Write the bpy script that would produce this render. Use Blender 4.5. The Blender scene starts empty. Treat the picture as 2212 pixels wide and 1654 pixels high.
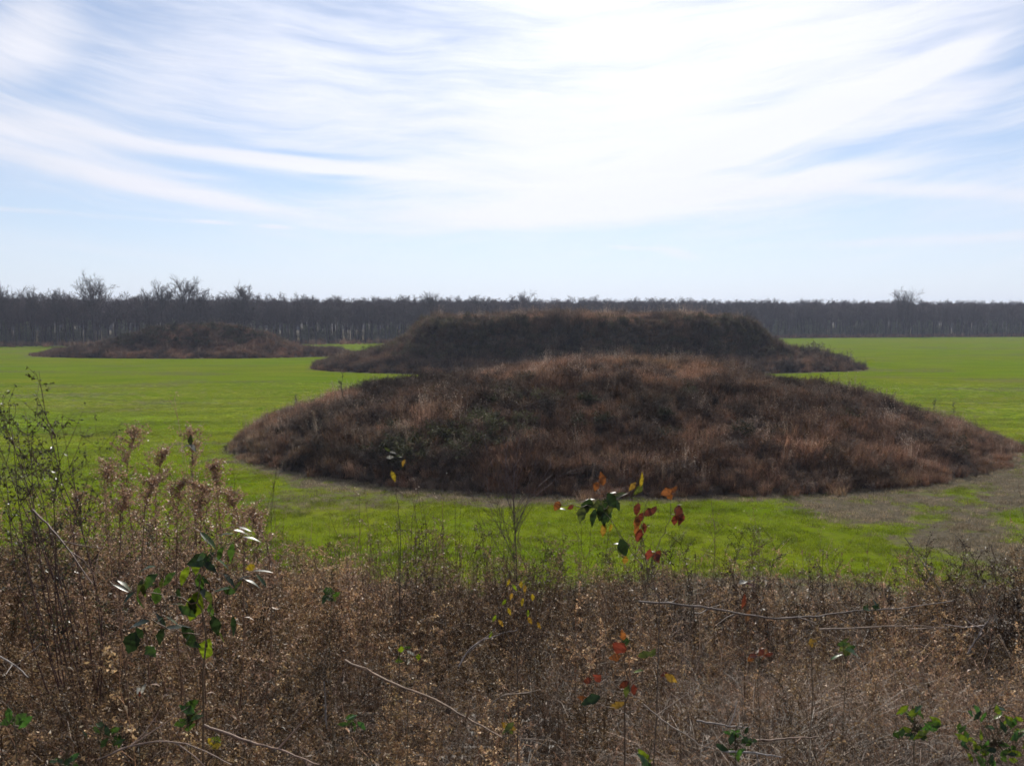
import bpy, math, numpy as np
from mathutils import Vector, Matrix, Euler

R = np.random.RandomState
C = bpy.context.scene.collection
PI = math.pi
scene = bpy.context.scene

# ------------------------------------------------------------------ camera
F, W_, H_ = 924.0, 1024, 765
CAMZ = 11.0
PITCH = math.atan(65.5 / F)
cam_d = bpy.data.cameras.new("camera")
cam = bpy.data.objects.new("camera", cam_d)
C.objects.link(cam)
cam.location = (0, 0, CAMZ)
cam.rotation_euler = (PI / 2 - PITCH, 0, 0)
cam_d.sensor_width = 36
cam_d.lens = F / W_ * 36
cam_d.clip_end = 20000
cam_d.clip_start = 0.05
scene.camera = cam


def at(dx, dy, depth):
    """photo position (2212 px wide view) at a distance along the ground -> world point"""
    px = dx * 1024 / 2212 - 512
    py = 382.5 - dy * 1024 / 2212
    v = Vector((px / F, 1.0, py / F))
    c, s = math.cos(-PITCH), math.sin(-PITCH)
    d = Vector((v.x, v.y * c - v.z * s, v.y * s + v.z * c))
    return Vector((0, 0, CAMZ)) + d * (depth / d.y)


# ------------------------------------------------------------------ noise
def _hash(ix, iy, seed):
    n = (ix.astype(np.int64) * 374761393 + iy.astype(np.int64) * 668265263 + seed * 974634777) & 0x7FFFFFFF
    n = ((n ^ (n >> 13)) * 1274126177) & 0x7FFFFFFF
    n = (n ^ (n >> 16)) & 0xFFFF
    return n / 65535.0


def vnoise(x, y, seed=0):
    x = np.asarray(x, float); y = np.asarray(y, float)
    ix = np.floor(x); iy = np.floor(y)
    fx = x - ix; fy = y - iy
    fx = fx * fx * (3 - 2 * fx); fy = fy * fy * (3 - 2 * fy)
    a = _hash(ix, iy, seed); b = _hash(ix + 1, iy, seed)
    c = _hash(ix, iy + 1, seed); d = _hash(ix + 1, iy + 1, seed)
    return (a * (1 - fx) + b * fx) * (1 - fy) + (c * (1 - fx) + d * fx) * fy


def fbm(x, y, scale, seed=0, octv=4):
    t = 0; a = 0.5; s = 0
    x = np.asarray(x, float) / scale; y = np.asarray(y, float) / scale
    for o in range(octv):
        t = t + a * vnoise(x + 17.3 * o, y - 9.1 * o, seed + o); s += a
        a *= 0.5; x = x * 2.03; y = y * 2.03
    return t / s


def sstep(a, b, x):
    t = np.clip((np.asarray(x, float) - a) / (b - a), 0, 1)
    return t * t * (3 - 2 * t)


# ------------------------------------------------------------------ mesh builder (quads only, with vertex colours)
class MB:
    def __init__(self):
        self.v = []; self.q = []; self.c = []; self.n = 0

    def add(self, v, q, col):
        v = np.asarray(v, float).reshape(-1, 3); q = np.asarray(q, int).reshape(-1, 4)
        col = np.asarray(col, float)
        if col.ndim == 1:
            col = np.tile(col, (len(v), 1))
        self.v.append(v); self.q.append(q + self.n); self.c.append(col); self.n += len(v)

    def tube(self, pts, rad, col, sides=3, cap=True):
        P = np.asarray(pts, float); n = len(P)
        rad = np.broadcast_to(np.asarray(rad, float), (n,))
        T = np.gradient(P, axis=0)
        T /= np.linalg.norm(T, axis=1)[:, None] + 1e-9
        up = np.array([0.31, 0.17, 0.93])
        if abs(T[0] @ up) > 0.93:
            up = np.array([0.9, 0.2, 0.1])
        A = np.cross(T, up); A /= np.linalg.norm(A, axis=1)[:, None] + 1e-9
        B = np.cross(T, A)
        ang = np.arange(sides) * 2 * PI / sides
        V = P[:, None, :] + rad[:, None, None] * (np.cos(ang)[None, :, None] * A[:, None, :] + np.sin(ang)[None, :, None] * B[:, None, :])
        i = np.arange(n - 1)[:, None] * sides; j = np.arange(sides)[None, :]; j2 = (j + 1) % sides
        q = np.stack([i + j, i + j2, i + sides + j2, i + sides + j], -1).reshape(-1, 4)
        col = np.asarray(col, float)
        if col.ndim == 2:
            col = np.repeat(col, sides, axis=0)
        self.add(V.reshape(-1, 3), q, col)

    def kites(self, c, d, n, L, W, col, fold=0.15):
        c = np.asarray(c, float); m = len(c)
        d = d / (np.linalg.norm(d, axis=1)[:, None] + 1e-9)
        s = np.cross(d, n); s /= np.linalg.norm(s, axis=1)[:, None] + 1e-9
        nn = np.cross(s, d)
        L = np.broadcast_to(L, (m,))[:, None]; W = np.broadcast_to(W, (m,))[:, None]
        v = np.stack([c, c + d * L * .45 + s * W / 2 + nn * L * fold, c + d * L, c + d * L * .45 - s * W / 2 + nn * L * fold], 1)
        q = np.arange(m * 4).reshape(m, 4)
        col = np.asarray(col, float)
        if col.ndim == 2:
            col = np.repeat(col, 4, axis=0)
        self.add(v.reshape(-1, 3), q, col)

    def blades(self, base, tip, w, col, sag=0.2, seg=3, tipcol=None):
        """arching tapered ribbons"""
        base = np.asarray(base, float); tip = np.asarray(tip, float); m = len(base)
        d = tip - base
        s = np.cross(d, np.array([0, 0, 1.0])) + 1e-4
        s /= np.linalg.norm(s, axis=1)[:, None]
        L = np.linalg.norm(d, axis=1)[:, None]
        w = np.broadcast_to(w, (m,))[:, None]
        rows = []
        for k in range(seg + 1):
            t = k / seg
            p = base + d * t + np.array([0, 0, 1.0]) * (L * sag * 4 * t * (1 - t))
            ww = w * (1 - 0.85 * t) * 0.5
            rows += [p - s * ww, p + s * ww]
        v = np.stack(rows, 1)
        q = []
        for k in range(seg):
            q.append([2 * k, 2 * k + 1, 2 * k + 3, 2 * k + 2])
        q = (np.arange(m)[:, None, None] * (2 * (seg + 1)) + np.array(q)[None]).reshape(-1, 4)
        col = np.asarray(col, float)
        if col.ndim == 2:
            col = np.repeat(col, 2 * (seg + 1), axis=0)
        self.add(v.reshape(-1, 3), q, col)

    def leaf(self, p, d, n, L, W, col, curl=0.25, fold=0.25):
        """a broad leaf with midrib, pointed tip and a bent blade"""
        d = np.array(d, float); d /= np.linalg.norm(d)
        n = np.array(n, float)
        s = np.cross(d, n); s /= np.linalg.norm(s) + 1e-9
        n = np.cross(s, d)
        ws = np.interp(np.linspace(0, 1, 10), [0, .12, .3, .45, .65, .85, 1], [.05, .5, .93, 1, .8, .36, .02])
        rl = R(int(abs(p[0] * 7919 + p[2] * 104729 + L * 1e5)) % 2 ** 31)
        V = []; CC = []
        p = np.array(p, float); col = np.array(col, float)
        tw_ = rl.uniform(-.5, .5); side = rl.uniform(-.12, .12)
        for k, w in enumerate(ws):
            t = k / (len(ws) - 1)
            c = p + d * L * t - n * L * curl * t * t + s * W * side * math.sin(PI * t)
            a = tw_ * t; sa = s * math.cos(a) + n * math.sin(a); na = n * math.cos(a) - s * math.sin(a)
            for q in (-1, 0, 1):
                e = w * W / 2 * (1 + (rl.uniform(-.2, .16) if q else 0))
                V.append(c + q * sa * e + abs(q) * na * e * fold)
                CC.append(col * (1.12 if q == 0 else 1) * (rl.uniform(.7, 1.25) if rl.uniform() < .8 else .35))
        q = []
        for k in range(len(ws) - 1):
            a = 3 * k
            q += [[a, a + 1, a + 4, a + 3], [a + 1, a + 2, a + 5, a + 4]]
        self.add(V, q, np.array(CC))

    def data(self):
        return np.concatenate(self.v), np.concatenate(self.q), np.concatenate(self.c)

    def mesh(self, name, mat, smooth=False):
        v, q, c = self.data()
        me = bpy.data.meshes.new(name)
        me.vertices.add(len(v)); me.vertices.foreach_set("co", v.astype(np.float32).ravel())
        me.loops.add(len(q) * 4); me.loops.foreach_set("vertex_index", q.astype(np.int32).ravel())
        me.polygons.add(len(q))
        me.polygons.foreach_set("loop_start", (np.arange(len(q)) * 4).astype(np.int32))
        me.update(calc_edges=True)
        a = me.color_attributes.new("col", 'FLOAT_COLOR', 'POINT')
        a.data.foreach_set("color", np.concatenate([c, np.ones((len(c), 1))], 1).astype(np.float32).ravel())
        if smooth:
            me.polygons.foreach_set("use_smooth", np.ones(len(q), bool))
        me.materials.append(mat)
        return me


def tag(o, label=None, cat=None, group=None, kind=None):
    if label: o["label"] = label
    if cat: o["category"] = cat
    if group: o["group"] = group
    if kind: o["kind"] = kind
    return o


def obj(name, me, parent=None, loc=None):
    o = bpy.data.objects.new(name, me); C.objects.link(o)
    if parent: o.parent = parent
    if loc is not None: o.location = loc
    return o


def thing(name, label, cat, loc, group=None):
    o = bpy.data.objects.new(name, None); C.objects.link(o)
    o.location = loc; o.empty_display_size = 0.2
    return tag(o, label, cat, group)


# ------------------------------------------------------------------ materials
def new_mat(name):
    m = bpy.data.materials.new(name); m.use_nodes = True
    nt = m.node_tree; nt.nodes.clear()
    return m, nt, nt.nodes, nt.links


def veg(name, inst=True, transl=0.3, rough=0.6, spec=0.3, nscale=60.0, namt=0.35):
    """plant matter: colour attribute x per-instance tint x fine noise; diffuse/gloss plus translucency"""
    m, nt, N, Lk = new_mat(name)
    out = N.new("ShaderNodeOutputMaterial")
    a = N.new("ShaderNodeAttribute"); a.attribute_name = "col"
    col = a.outputs["Color"]
    if inst:
        b = N.new("ShaderNodeAttribute"); b.attribute_type = 'INSTANCER'; b.attribute_name = "tint"
        mx = N.new("ShaderNodeMix"); mx.data_type = 'RGBA'; mx.blend_type = 'MULTIPLY'; mx.inputs[0].default_value = 1
        Lk.new(col, mx.inputs[6]); Lk.new(b.outputs["Color"], mx.inputs[7]); col = mx.outputs[2]
    tc = N.new("ShaderNodeTexCoord"); nz = N.new("ShaderNodeTexNoise"); nz.inputs["Scale"].default_value = nscale
    nz.inputs["Detail"].default_value = 2
    Lk.new(tc.outputs["Object"], nz.inputs["Vector"])
    mr = N.new("ShaderNodeMapRange"); mr.inputs[1].default_value = .3; mr.inputs[2].default_value = .7
    mr.inputs[3].default_value = 1 - namt; mr.inputs[4].default_value = 1 + namt
    Lk.new(nz.outputs["Fac"], mr.inputs[0])
    mm = N.new("ShaderNodeVectorMath"); mm.operation = 'SCALE'
    Lk.new(col, mm.inputs[0]); Lk.new(mr.outputs[0], mm.inputs["Scale"])
    p = N.new("ShaderNodeBsdfPrincipled")
    p.inputs["Roughness"].default_value = rough
    p.inputs["Specular IOR Level"].default_value = spec
    Lk.new(mm.outputs[0], p.inputs["Base Color"])
    if transl > 0:
        t = N.new("ShaderNodeBsdfTranslucent"); Lk.new(mm.outputs[0], t.inputs["Color"])
        ms = N.new("ShaderNodeMixShader"); ms.inputs[0].default_value = transl
        Lk.new(p.outputs[0], ms.inputs[1]); Lk.new(t.outputs[0], ms.inputs[2]); Lk.new(ms.outputs[0], out.inputs[0])
    else:
        Lk.new(p.outputs[0], out.inputs[0])
    return m


M_dry = veg("dry_plants", True, .30, .55, .35, 90)
M_stem = veg("dry_stems", True, .0, .6, .3, 60)
M_grass = veg("field_grass", True, .45, .5, .3, 20, .2)
M_far = veg("far_twigs", True, .0, .8, .1, 1.5, .25)
M_brush = veg("mound_brush", True, .28, .7, .15, 4, .3)
M_bark = veg("bark", False, .0, .8, .15, 2.0, .3)
M_twig = veg("twig", False, .0, .6, .3, 90, .3)
M_leaf = veg("leaf", False, .45, .36, .5, 70, .3)
M_dleaf = veg("dry_leaf", False, .3, .5, .4, 120, .35)

# ------------------------------------------------------------------ height of the land
def near_z(x, y):
    x = np.asarray(x, float); y = np.asarray(y, float)
    s = np.hypot(.35 * x, np.maximum(y + 4, 0)) - 4
    z = np.interp(s, [-4, 1, 2, 3.5, 5, 6.5, 8, 10, 12, 22, 26, 30], [9.45, 9.4, 9.33, 9.0, 8.62, 8.3, 7.95, 7.15, 6.1, 1.0, 0.0, -0.6])
    z = z + .16 * (fbm(x, y, 1.7, 3) - .5) - .012 * np.clip(x, -8, 8)
    return z


MOUNDS = [  # centre x, y, radius x, y, height, rotation
    (9.2, 84.5, 33.4, 28.5, 6.2),
    (16.5, 212, 59.5, 34, 10.0),
    (-92, 271, 47, 24, 7.7),
]


def mound_r(k, x, y):
    cx, cy, rx, ry, H = MOUNDS[k]
    p = 2.0 if k != 1 else 2.8
    dx = np.abs((x - cx) / rx); dy = np.abs((y - cy) / ry)
    r = (dx ** p + dy ** p) ** (1 / p)
    return r * (1 + .07 * (fbm(x, y, 16, 40 + k) - .5))


def mound_z(k, x, y):
    H = MOUNDS[k][4]
    r = mound_r(k, x, y)
    if k == 0:
        q = np.clip(r, 0, 1)
        z = H * np.clip(1 - q * q, 0, 1) ** (.78 + .40 * sstep(-12, 22, x)) * (1 - .16 * sstep(8, -14, x) * sstep(.75, .3, q))
    elif k == 1:
        z = H * np.interp(r, [0, .45, .57, .63, .69, .77, .85, .93, 1.0], [1, .99, .97, .88, .52, .26, .14, .06, 0])
    else:
        z = H * np.interp(r, [0, .15, .3, .45, .6, .75, .9, 1.0], [1, .97, .82, .55, .28, .12, .06, 0])
    z = z + ((.8 if k == 0 else 1.3) * (fbm(x, y, 6, 60 + k) - .5) + .4 * (fbm(x, y, 2, 70 + k) - .5)) * sstep(1.0, .85, r)
    return z - 8 * np.clip(r - 1, 0, .1)


LX = [-420, -201, -81, 30, 161, 296, 460]
LY = [340, 363, 399, 452, 508, 537, 560]


def line_y(x):
    return np.interp(x, LX, LY)


def litter(x, y):
    """0 green crop .. 1 dead litter, for the field"""
    x = np.asarray(x, float); y = np.asarray(y, float)
    m = 0 * x
    n = fbm(x, y, 9, 5); n2 = fbm(x, y, 2.5, 6)
    for k in range(3):
        r = mound_r(k, x, y)
        m = np.maximum(m, sstep(1.07, 1.0, r + .06 * (n2 - .5)))
    # worn strip on the near right, between the mound and our slope
    a = sstep(12, 21, x + .1 * (y - 50) + 9 * (n - .5)) * sstep(76, 66, y) * sstep(.1, .45, n + .25)
    m = np.maximum(m, a * np.clip(.42 + 1.8 * (n2 - .35), .3, 1))
    # grey patch on the near left below the front mound
    b = np.exp(-((x + 10.5) / 7.5) ** 2 - ((y - 55) / 4.5) ** 2)
    m = np.maximum(m, sstep(.25, .8, b + .5 * (n2 - .5)) * .5)
    r0 = mound_r(0, x, y)
    m = np.maximum(m, .75 * sstep(1.16, 1.04, r0 + .22 * (n - .5)) * sstep(80, 65, y))
    # foot of our own mound
    m = np.maximum(m, sstep(41, 35, y + 6 * (n - .5)))
    ly = line_y(x)
    m = np.maximum(m, sstep(-11, -4, y - ly + 5 * (n - .5)))
    g = sstep(-26, -8, y - ly) * sstep(-20, -110, x)
    m = np.maximum(m, g * .9)
    m = np.maximum(m, .42 * sstep(.5, .7, fbm(x, y * 2.2, 22, 9)))
    return np.clip(m, 0, 1)


# ------------------------------------------------------------------ ground
def ground_material():
    m, nt, N, Lk = new_mat("field")
    out = N.new("ShaderNodeOutputMaterial"); p = N.new("ShaderNodeBsdfPrincipled")
    p.inputs["Roughness"].default_value = 1; p.inputs["Specular IOR Level"].default_value = 0
    a = N.new("ShaderNodeAttribute"); a.attribute_name = "litter"
    geo = N.new("ShaderNodeNewGeometry")
    def noise(scale, det, vec=None):
        n = N.new("ShaderNodeTexNoise"); n.inputs["Scale"].default_value = scale; n.inputs["Detail"].default_value = det
        Lk.new(vec or geo.outputs["Position"], n.inputs["Vector"]); return n.outputs["Fac"]
    def ramp(f, a0, a1, b0=0, b1=1):
        r = N.new("ShaderNodeMapRange"); r.inputs[1].default_value = a0; r.inputs[2].default_value = a1
        r.inputs[3].default_value = b0; r.inputs[4].default_value = b1
        Lk.new(f, r.inputs[0]); return r.outputs[0]
    def mix(f, c1, c2):
        x = N.new("ShaderNodeMix"); x.data_type = 'RGBA'
        if isinstance(f, float): x.inputs[0].default_value = f
        else: Lk.new(f, x.inputs[0])
        for s, c in ((6, c1), (7, c2)):
            if isinstance(c, tuple): x.inputs[s].default_value = (*c, 1)
            else: Lk.new(c, x.inputs[s])
        return x.outputs[2]
    mp = N.new("ShaderNodeMapping"); mp.inputs["Scale"].default_value = (.35, 1, 1)
    Lk.new(geo.outputs["Position"], mp.inputs[0])
    big = ramp(noise(.035, 3, mp.outputs[0]), .35, .68)
    mid = ramp(noise(.22, 4, mp.outputs[0]), .35, .7)
    fine = ramp(noise(5.0, 5), .3, .7)
    g1 = mix(big, (.125, .185, .006), (.165, .170, .016))
    g2 = mix(mid, g1, (.090, .145, .005))
    g3 = mix(ramp(noise(1.6, 4), .45, .75, 0, .5), g2, (.070, .085, .020))
    l1 = mix(fine, (.060, .052, .036), (.15, .125, .088))
    ad = N.new("ShaderNodeMath"); ad.operation = 'ADD'
    Lk.new(a.outputs["Fac"], ad.inputs[0]); Lk.new(ramp(noise(1.3, 4), .3, .7, -.28, .28), ad.inputs[1])
    c = mix(ramp(ad.outputs[0], .25, .75), g3, l1)
    Lk.new(c, p.inputs["Base Color"])
    b = N.new("ShaderNodeBump"); b.inputs["Strength"].default_value = .8; b.inputs["Distance"].default_value = .12
    Lk.new(noise(3.5, 6), b.inputs["Height"]); Lk.new(b.outputs[0], p.inputs["Normal"])
    Lk.new(p.outputs[0], out.inputs[0])
    return m


def soil_material(name, c1, c2, scale):
    m, nt, N, Lk = new_mat(name)
    out = N.new("ShaderNodeOutputMaterial"); p = N.new("ShaderNodeBsdfPrincipled")
    p.inputs["Roughness"].default_value = .9; p.inputs["Specular IOR Level"].default_value = .1
    geo = N.new("ShaderNodeNewGeometry")
    n = N.new("ShaderNodeTexNoise"); n.inputs["Scale"].default_value = scale; n.inputs["Detail"].default_value = 6
    Lk.new(geo.outputs["Position"], n.inputs["Vector"])
    r = N.new("ShaderNodeValToRGB"); r.color_ramp.elements[0].color = (*c1, 1); r.color_ramp.elements[1].color = (*c2, 1)
    r.color_ramp.elements[0].position = .35; r.color_ramp.elements[1].position = .7
    Lk.new(n.outputs["Fac"], r.inputs[0]); Lk.new(r.outputs[0], p.inputs["Base Color"])
    b = N.new("ShaderNodeBump"); b.inputs["Strength"].default_value = .7; b.inputs["Distance"].default_value = .3 / scale
    Lk.new(n.outputs["Fac"], b.inputs["Height"]); Lk.new(b.outputs[0], p.inputs["Normal"])
    Lk.new(p.outputs[0], out.inputs[0])
    return m


def grid_mesh(name, xs, ys, zf, mat):
    X, Y = np.meshgrid(xs, ys)
    Z = zf(X, Y)
    nx, ny = len(xs), len(ys)
    i = np.arange(ny - 1)[:, None] * nx; j = np.arange(nx - 1)[None]
    q = np.stack([i + j, i + j + 1, i + nx + j + 1, i + nx + j], -1).reshape(-1, 4)
    mb = MB(); mb.add(np.stack([X, Y, Z], -1).reshape(-1, 3), q, (1, 1, 1))
    return mb.mesh(name, mat, True)


def ground_z(x, y):
    return .25 * (fbm(x, y, 30, 21) - .5) + .10 * (fbm(x, y, 5, 22) - .5)


xs = np.concatenate([[-9000, -3000, -1200, -700], np.arange(-480, -110, 5), np.arange(-110, 140, 1.25), np.arange(140, 620, 5), [800, 1300, 3000, 9000]])
ys = np.concatenate([[-3000, -600, -120], np.arange(-40, 30, 5), np.arange(30, 160, .8), np.arange(160, 300, 2), np.arange(300, 640, 4), [700, 900, 1400, 3000, 9000]])
gm = grid_mesh("ground", xs, ys, ground_z, ground_material())
co = np.zeros(len(gm.vertices) * 3, np.float32); gm.vertices.foreach_get("co", co); co = co.reshape(-1, 3)
la = gm.attributes.new("litter", 'FLOAT', 'POINT'); la.data.foreach_set("value", litter(co[:, 0], co[:, 1]).astype(np.float32))
ground = tag(obj("ground", gm), "flat bright green crop field around the mounds", "field", kind="structure")

M_soil = soil_material("mound_soil", (.035, .025, .018), (.10, .07, .05), 1.2)
M_soil2 = soil_material("slope_soil", (.035, .026, .020), (.12, .085, .06), 14)
mound_labels = ["low rounded mound nearest the viewer, covered in reddish brown brush",
                "long flat topped mound with a dark steep face behind the round one",
                "small distant mound on the left in front of the bare trees"]
for k, (cx, cy, rx, ry, H) in enumerate(MOUNDS):
    st = [.6, 1.2, 1.0][k]
    xs = np.arange(cx - rx * 1.08, cx + rx * 1.08 + st, st); ys = np.arange(cy - ry * 1.1, cy + ry * 1.1 + st, st)
    me = grid_mesh("mound", xs, ys, lambda x, y: mound_z(k, x, y), M_soil)
    tag(obj("mound", me), mound_labels[k], "mound", "grass covered earth mounds in the field", "structure")
xs = np.concatenate([np.arange(-85, -14, 2.5), np.arange(-14, 14, .25), np.arange(14, 86, 2.5)])
ys = np.concatenate([np.arange(-30, -2, 2), np.arange(-2, 12, .2), np.arange(12, 32, 1)])
def near_full(x, y):
    z = near_z(x, y)
    return z - 12 * sstep(-14, -30, y)
tag(obj("slope", grid_mesh("slope", xs, ys, near_full, M_soil2)), "brushy slope falling away at the viewer's feet", "slope", kind="structure")


# ------------------------------------------------------------------ scattering (one stuff object per kind)
def scatter(name, protos, P, rot, scl, idx, tint, label, cat):
    coll = bpy.data.collections.new(name + "_sources")
    for i, me in enumerate(protos):
        coll.objects.link(bpy.data.objects.new("%s_source_%02d" % (name, i), me))
    n = len(P)
    me = bpy.data.meshes.new(name)
    me.vertices.add(n); me.vertices.foreach_set("co", np.asarray(P, np.float32).ravel())
    def attr(nm, typ, key, arr):
        a = me.attributes.new(nm, typ, 'POINT'); a.data.foreach_set(key, arr.ravel())
    attr("rot", 'FLOAT_VECTOR', "vector", np.asarray(rot, np.float32))
    scl = np.asarray(scl, np.float32)
    if scl.ndim == 1: scl = np.repeat(scl[:, None], 3, 1)
    attr("scl", 'FLOAT_VECTOR', "vector", scl)
    attr("idx", 'INT', "value", np.asarray(idx, np.int32))
    attr("tint", 'FLOAT_COLOR', "color", np.concatenate([tint, np.ones((n, 1))], 1).astype(np.float32))
    me.update()
    o = obj(name, me)
    ng = bpy.data.node_groups.new(name, 'GeometryNodeTree')
    ng.interface.new_socket("Geometry", in_out='INPUT', socket_type='NodeSocketGeometry')
    ng.interface.new_socket("Geometry", in_out='OUTPUT', socket_type='NodeSocketGeometry')
    N, Lk = ng.nodes, ng.links
    gi = N.new("NodeGroupInput"); go = N.new("NodeGroupOutput")
    ip = N.new("GeometryNodeInstanceOnPoints"); ci = N.new("GeometryNodeCollectionInfo")
    ci.inputs["Collection"].default_value = coll
    ci.inputs["Separate Children"].default_value = True; ci.inputs["Reset Children"].default_value = True
    def na(nm, typ):
        a = N.new("GeometryNodeInputNamedAttribute"); a.data_type = typ; a.inputs["Name"].default_value = nm
        return [s for s in a.outputs if s.enabled and s.name == "Attribute"][0]
    e = N.new("FunctionNodeEulerToRotation")
    Lk.new(na("rot", 'FLOAT_VECTOR'), e.inputs[0])
    Lk.new(gi.outputs[0], ip.inputs["Points"]); Lk.new(ci.outputs[0], ip.inputs["Instance"])
    ip.inputs["Pick Instance"].default_value = True
    Lk.new(na("idx", 'INT'), ip.inputs["Instance Index"])
    Lk.new(e.outputs[0], ip.inputs["Rotation"]); Lk.new(na("scl", 'FLOAT_VECTOR'), ip.inputs["Scale"])
    Lk.new(ip.outputs[0], go.inputs[0])
    md = o.modifiers.new("scatter", 'NODES'); md.node_group = ng
    return tag(o, label, cat, kind="stuff")


def unit(r, n):
    v = r.normal(size=(n, 3)); return v / np.linalg.norm(v, axis=1)[:, None]


# ---- sources
def tuft(seed, n, h, spread, w, col, var=.25, sag=.15, lean=.5, extra=None):
    r = R(seed); mb = MB()
    a = r.uniform(0, 2 * PI, n); q = spread * np.sqrt(r.uniform(0, 1, n))
    b = np.stack([q * np.cos(a), q * np.sin(a), np.full(n, -.03 * h)], 1)
    L = h * r.uniform(.55, 1.1, n)
    a2 = a + r.normal(0, .7, n); ln = lean * r.uniform(.1, 1, n)
    t = b + np.stack([np.cos(a2) * ln * L, np.sin(a2) * ln * L, L * np.sqrt(np.clip(1 - ln ** 2 * .8, .1, 1))], 1)
    c = np.array(col)[None] * (1 + var * r.normal(size=(n, 1))).clip(.4, 1.8)
    mb.blades(b, t, w, c, sag * r.uniform(.2, 1, n)[:, None], 3)
    if extra:
        m, s0, c0 = extra
        k = r.randint(0, n, m)
        f = r.uniform(.55, 1.05, m)[:, None]
        p = b[k] + (t[k] - b[k]) * f + r.normal(0, .03 * h, (m, 3))
        mb.kites(p, unit(r, m), unit(r, m), s0 * r.uniform(.6, 1.4, m), s0 * .6, np.array(c0)[None] * r.uniform(.6, 1.5, (m, 1)))
    return mb


def shrublet(seed, h, rad, nb, nleaf, ls, bcol, lcol):
    """bush of arching twigs with small leaves"""
    r = R(seed); mb = MB()
    tips = []
    for i in range(nb):
        a = r.uniform(0, 2 * PI); out = rad * r.uniform(.2, 1)
        p0 = np.array([r.normal(0, .08 * rad), r.normal(0, .08 * rad), -.05])
        p3 = np.array([math.cos(a) * out, math.sin(a) * out, h * r.uniform(.5, 1) * (1 - .35 * (out / rad) ** 2)])
        pts = [p0 + (p3 - p0) * t + np.array([0, 0, h * .22 * 4 * t * (1 - t)]) + r.normal(0, .02 * h, 3) * (t > 0) for t in np.linspace(0, 1, 5)]
        mb.tube(pts, np.linspace(.012 * h, .004 * h, 5), np.array(bcol) * r.uniform(.7, 1.3))
        for j in range(3):
            f = r.uniform(.3, 1); p = pts[min(4, int(f * 4))]
            e = p + unit(r, 1)[0] * rad * .35 + np.array([0, 0, .1 * h])
            mb.tube([p, (p + e) / 2 + r.normal(0, .02, 3), e], [.006 * h, .004 * h, .002 * h], np.array(bcol) * r.uniform(.7, 1.3))
            tips.append((p, e))
    tp = np.array([a for a, b in tips]); te = np.array([b for a, b in tips])
    k = r.randint(0, len(tips), nleaf); f = r.uniform(0, 1.1, nleaf)[:, None]
    p = tp[k] + (te[k] - tp[k]) * f + r.normal(0, .05 * rad, (nleaf, 3))
    mb.kites(p, unit(r, nleaf), unit(r, nleaf) + np.array([0, 0, .6]), ls * r.uniform(.6, 1.4, nleaf), ls * .6, np.array(lcol)[None] * r.uniform(.55, 1.5, (nleaf, 1)))
    return mb


G_BR = (.30, .175, .115)
src_brush = [tuft(1, 130, 1.0, .55, .030, G_BR, .3, .2, .75, (120, .06, (.36, .23, .16))).mesh("brush_a", M_brush),
             tuft(2, 110, 1.25, .45, .028, (.26, .165, .115), .3, .12, .5, (90, .07, (.34, .22, .15))).mesh("brush_b", M_brush),
             tuft(3, 120, .75, .7, .032, (.33, .22, .14), .3, .3, .9, (70, .05, (.42, .31, .22))).mesh("brush_c", M_brush),
             shrublet(4, 1.35, .9, 16, 260, .075, (.16, .12, .10), (.22, .145, .10)).mesh("brush_d", M_brush),
             shrublet(5, 1.1, .8, 16, 120, .07, (.20, .16, .14), (.30, .24, .19)).mesh("brush_e", M_brush),
             tuft(6, 16, 1.9, .25, .030, (.34, .25, .19), .3, .05, .25, (70, .06, (.50, .42, .34))).mesh("brush_f", M_brush)]
src_green = [shrublet(11, 1.3, 1.1, 16, 520, .11, (.10, .08, .06), (.085, .085, .045)).mesh("green_a", M_brush),
             shrublet(12, 1.0, 1.2, 16, 460, .10, (.10, .08, .06), (.105, .105, .055)).mesh("green_b", M_brush)]


def in_view(x, y, m=1.15, add=4):
    return np.abs(x) < (.554 * y) * m + add


def mound_cover(k, n, seed, name, label, sources, mask, tintf, scl):
    cx, cy, rx, ry, H = MOUNDS[k]
    r = R(seed)
    x = r.uniform(cx - rx * 1.05, cx + rx * 1.05, n); y = r.uniform(cy - ry * 1.05, cy + ry * 1.05, n)
    rr = mound_r(k, x, y)
    keep = (rr < 1.01 + .012 * r.normal(size=n)) & in_view(x, y) & (r.uniform(0, 1, n) < mask(x, y, rr))
    # the far side of each mound hides behind its crest: keep it thinner
    keep &= (y < cy + .35 * ry) | (r.uniform(0, 1, n) < .5)
    x, y, rr = x[keep], y[keep], rr[keep]; n = len(x)
    z = mound_z(k, x, y); z = np.maximum(z, ground_z(x, y)) - .04
    idx = sources(r, x, y, rr, n)
    s = scl(r, x, y, rr, n)
    rot = np.stack([r.normal(0, .12, n), r.normal(0, .12, n), r.uniform(0, 2 * PI, n)], 1)
    s3 = np.stack([s * r.uniform(.9, 1.3, n), s * r.uniform(.9, 1.3, n), s * r.uniform(.75, 1.25, n)], 1)
    return scatter(name, src_brush if "green" not in label and "leafy" not in label else src_green, np.stack([x, y, z], 1), rot, s3, idx, tintf(r, x, y, rr, n), label, "brush")


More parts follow.
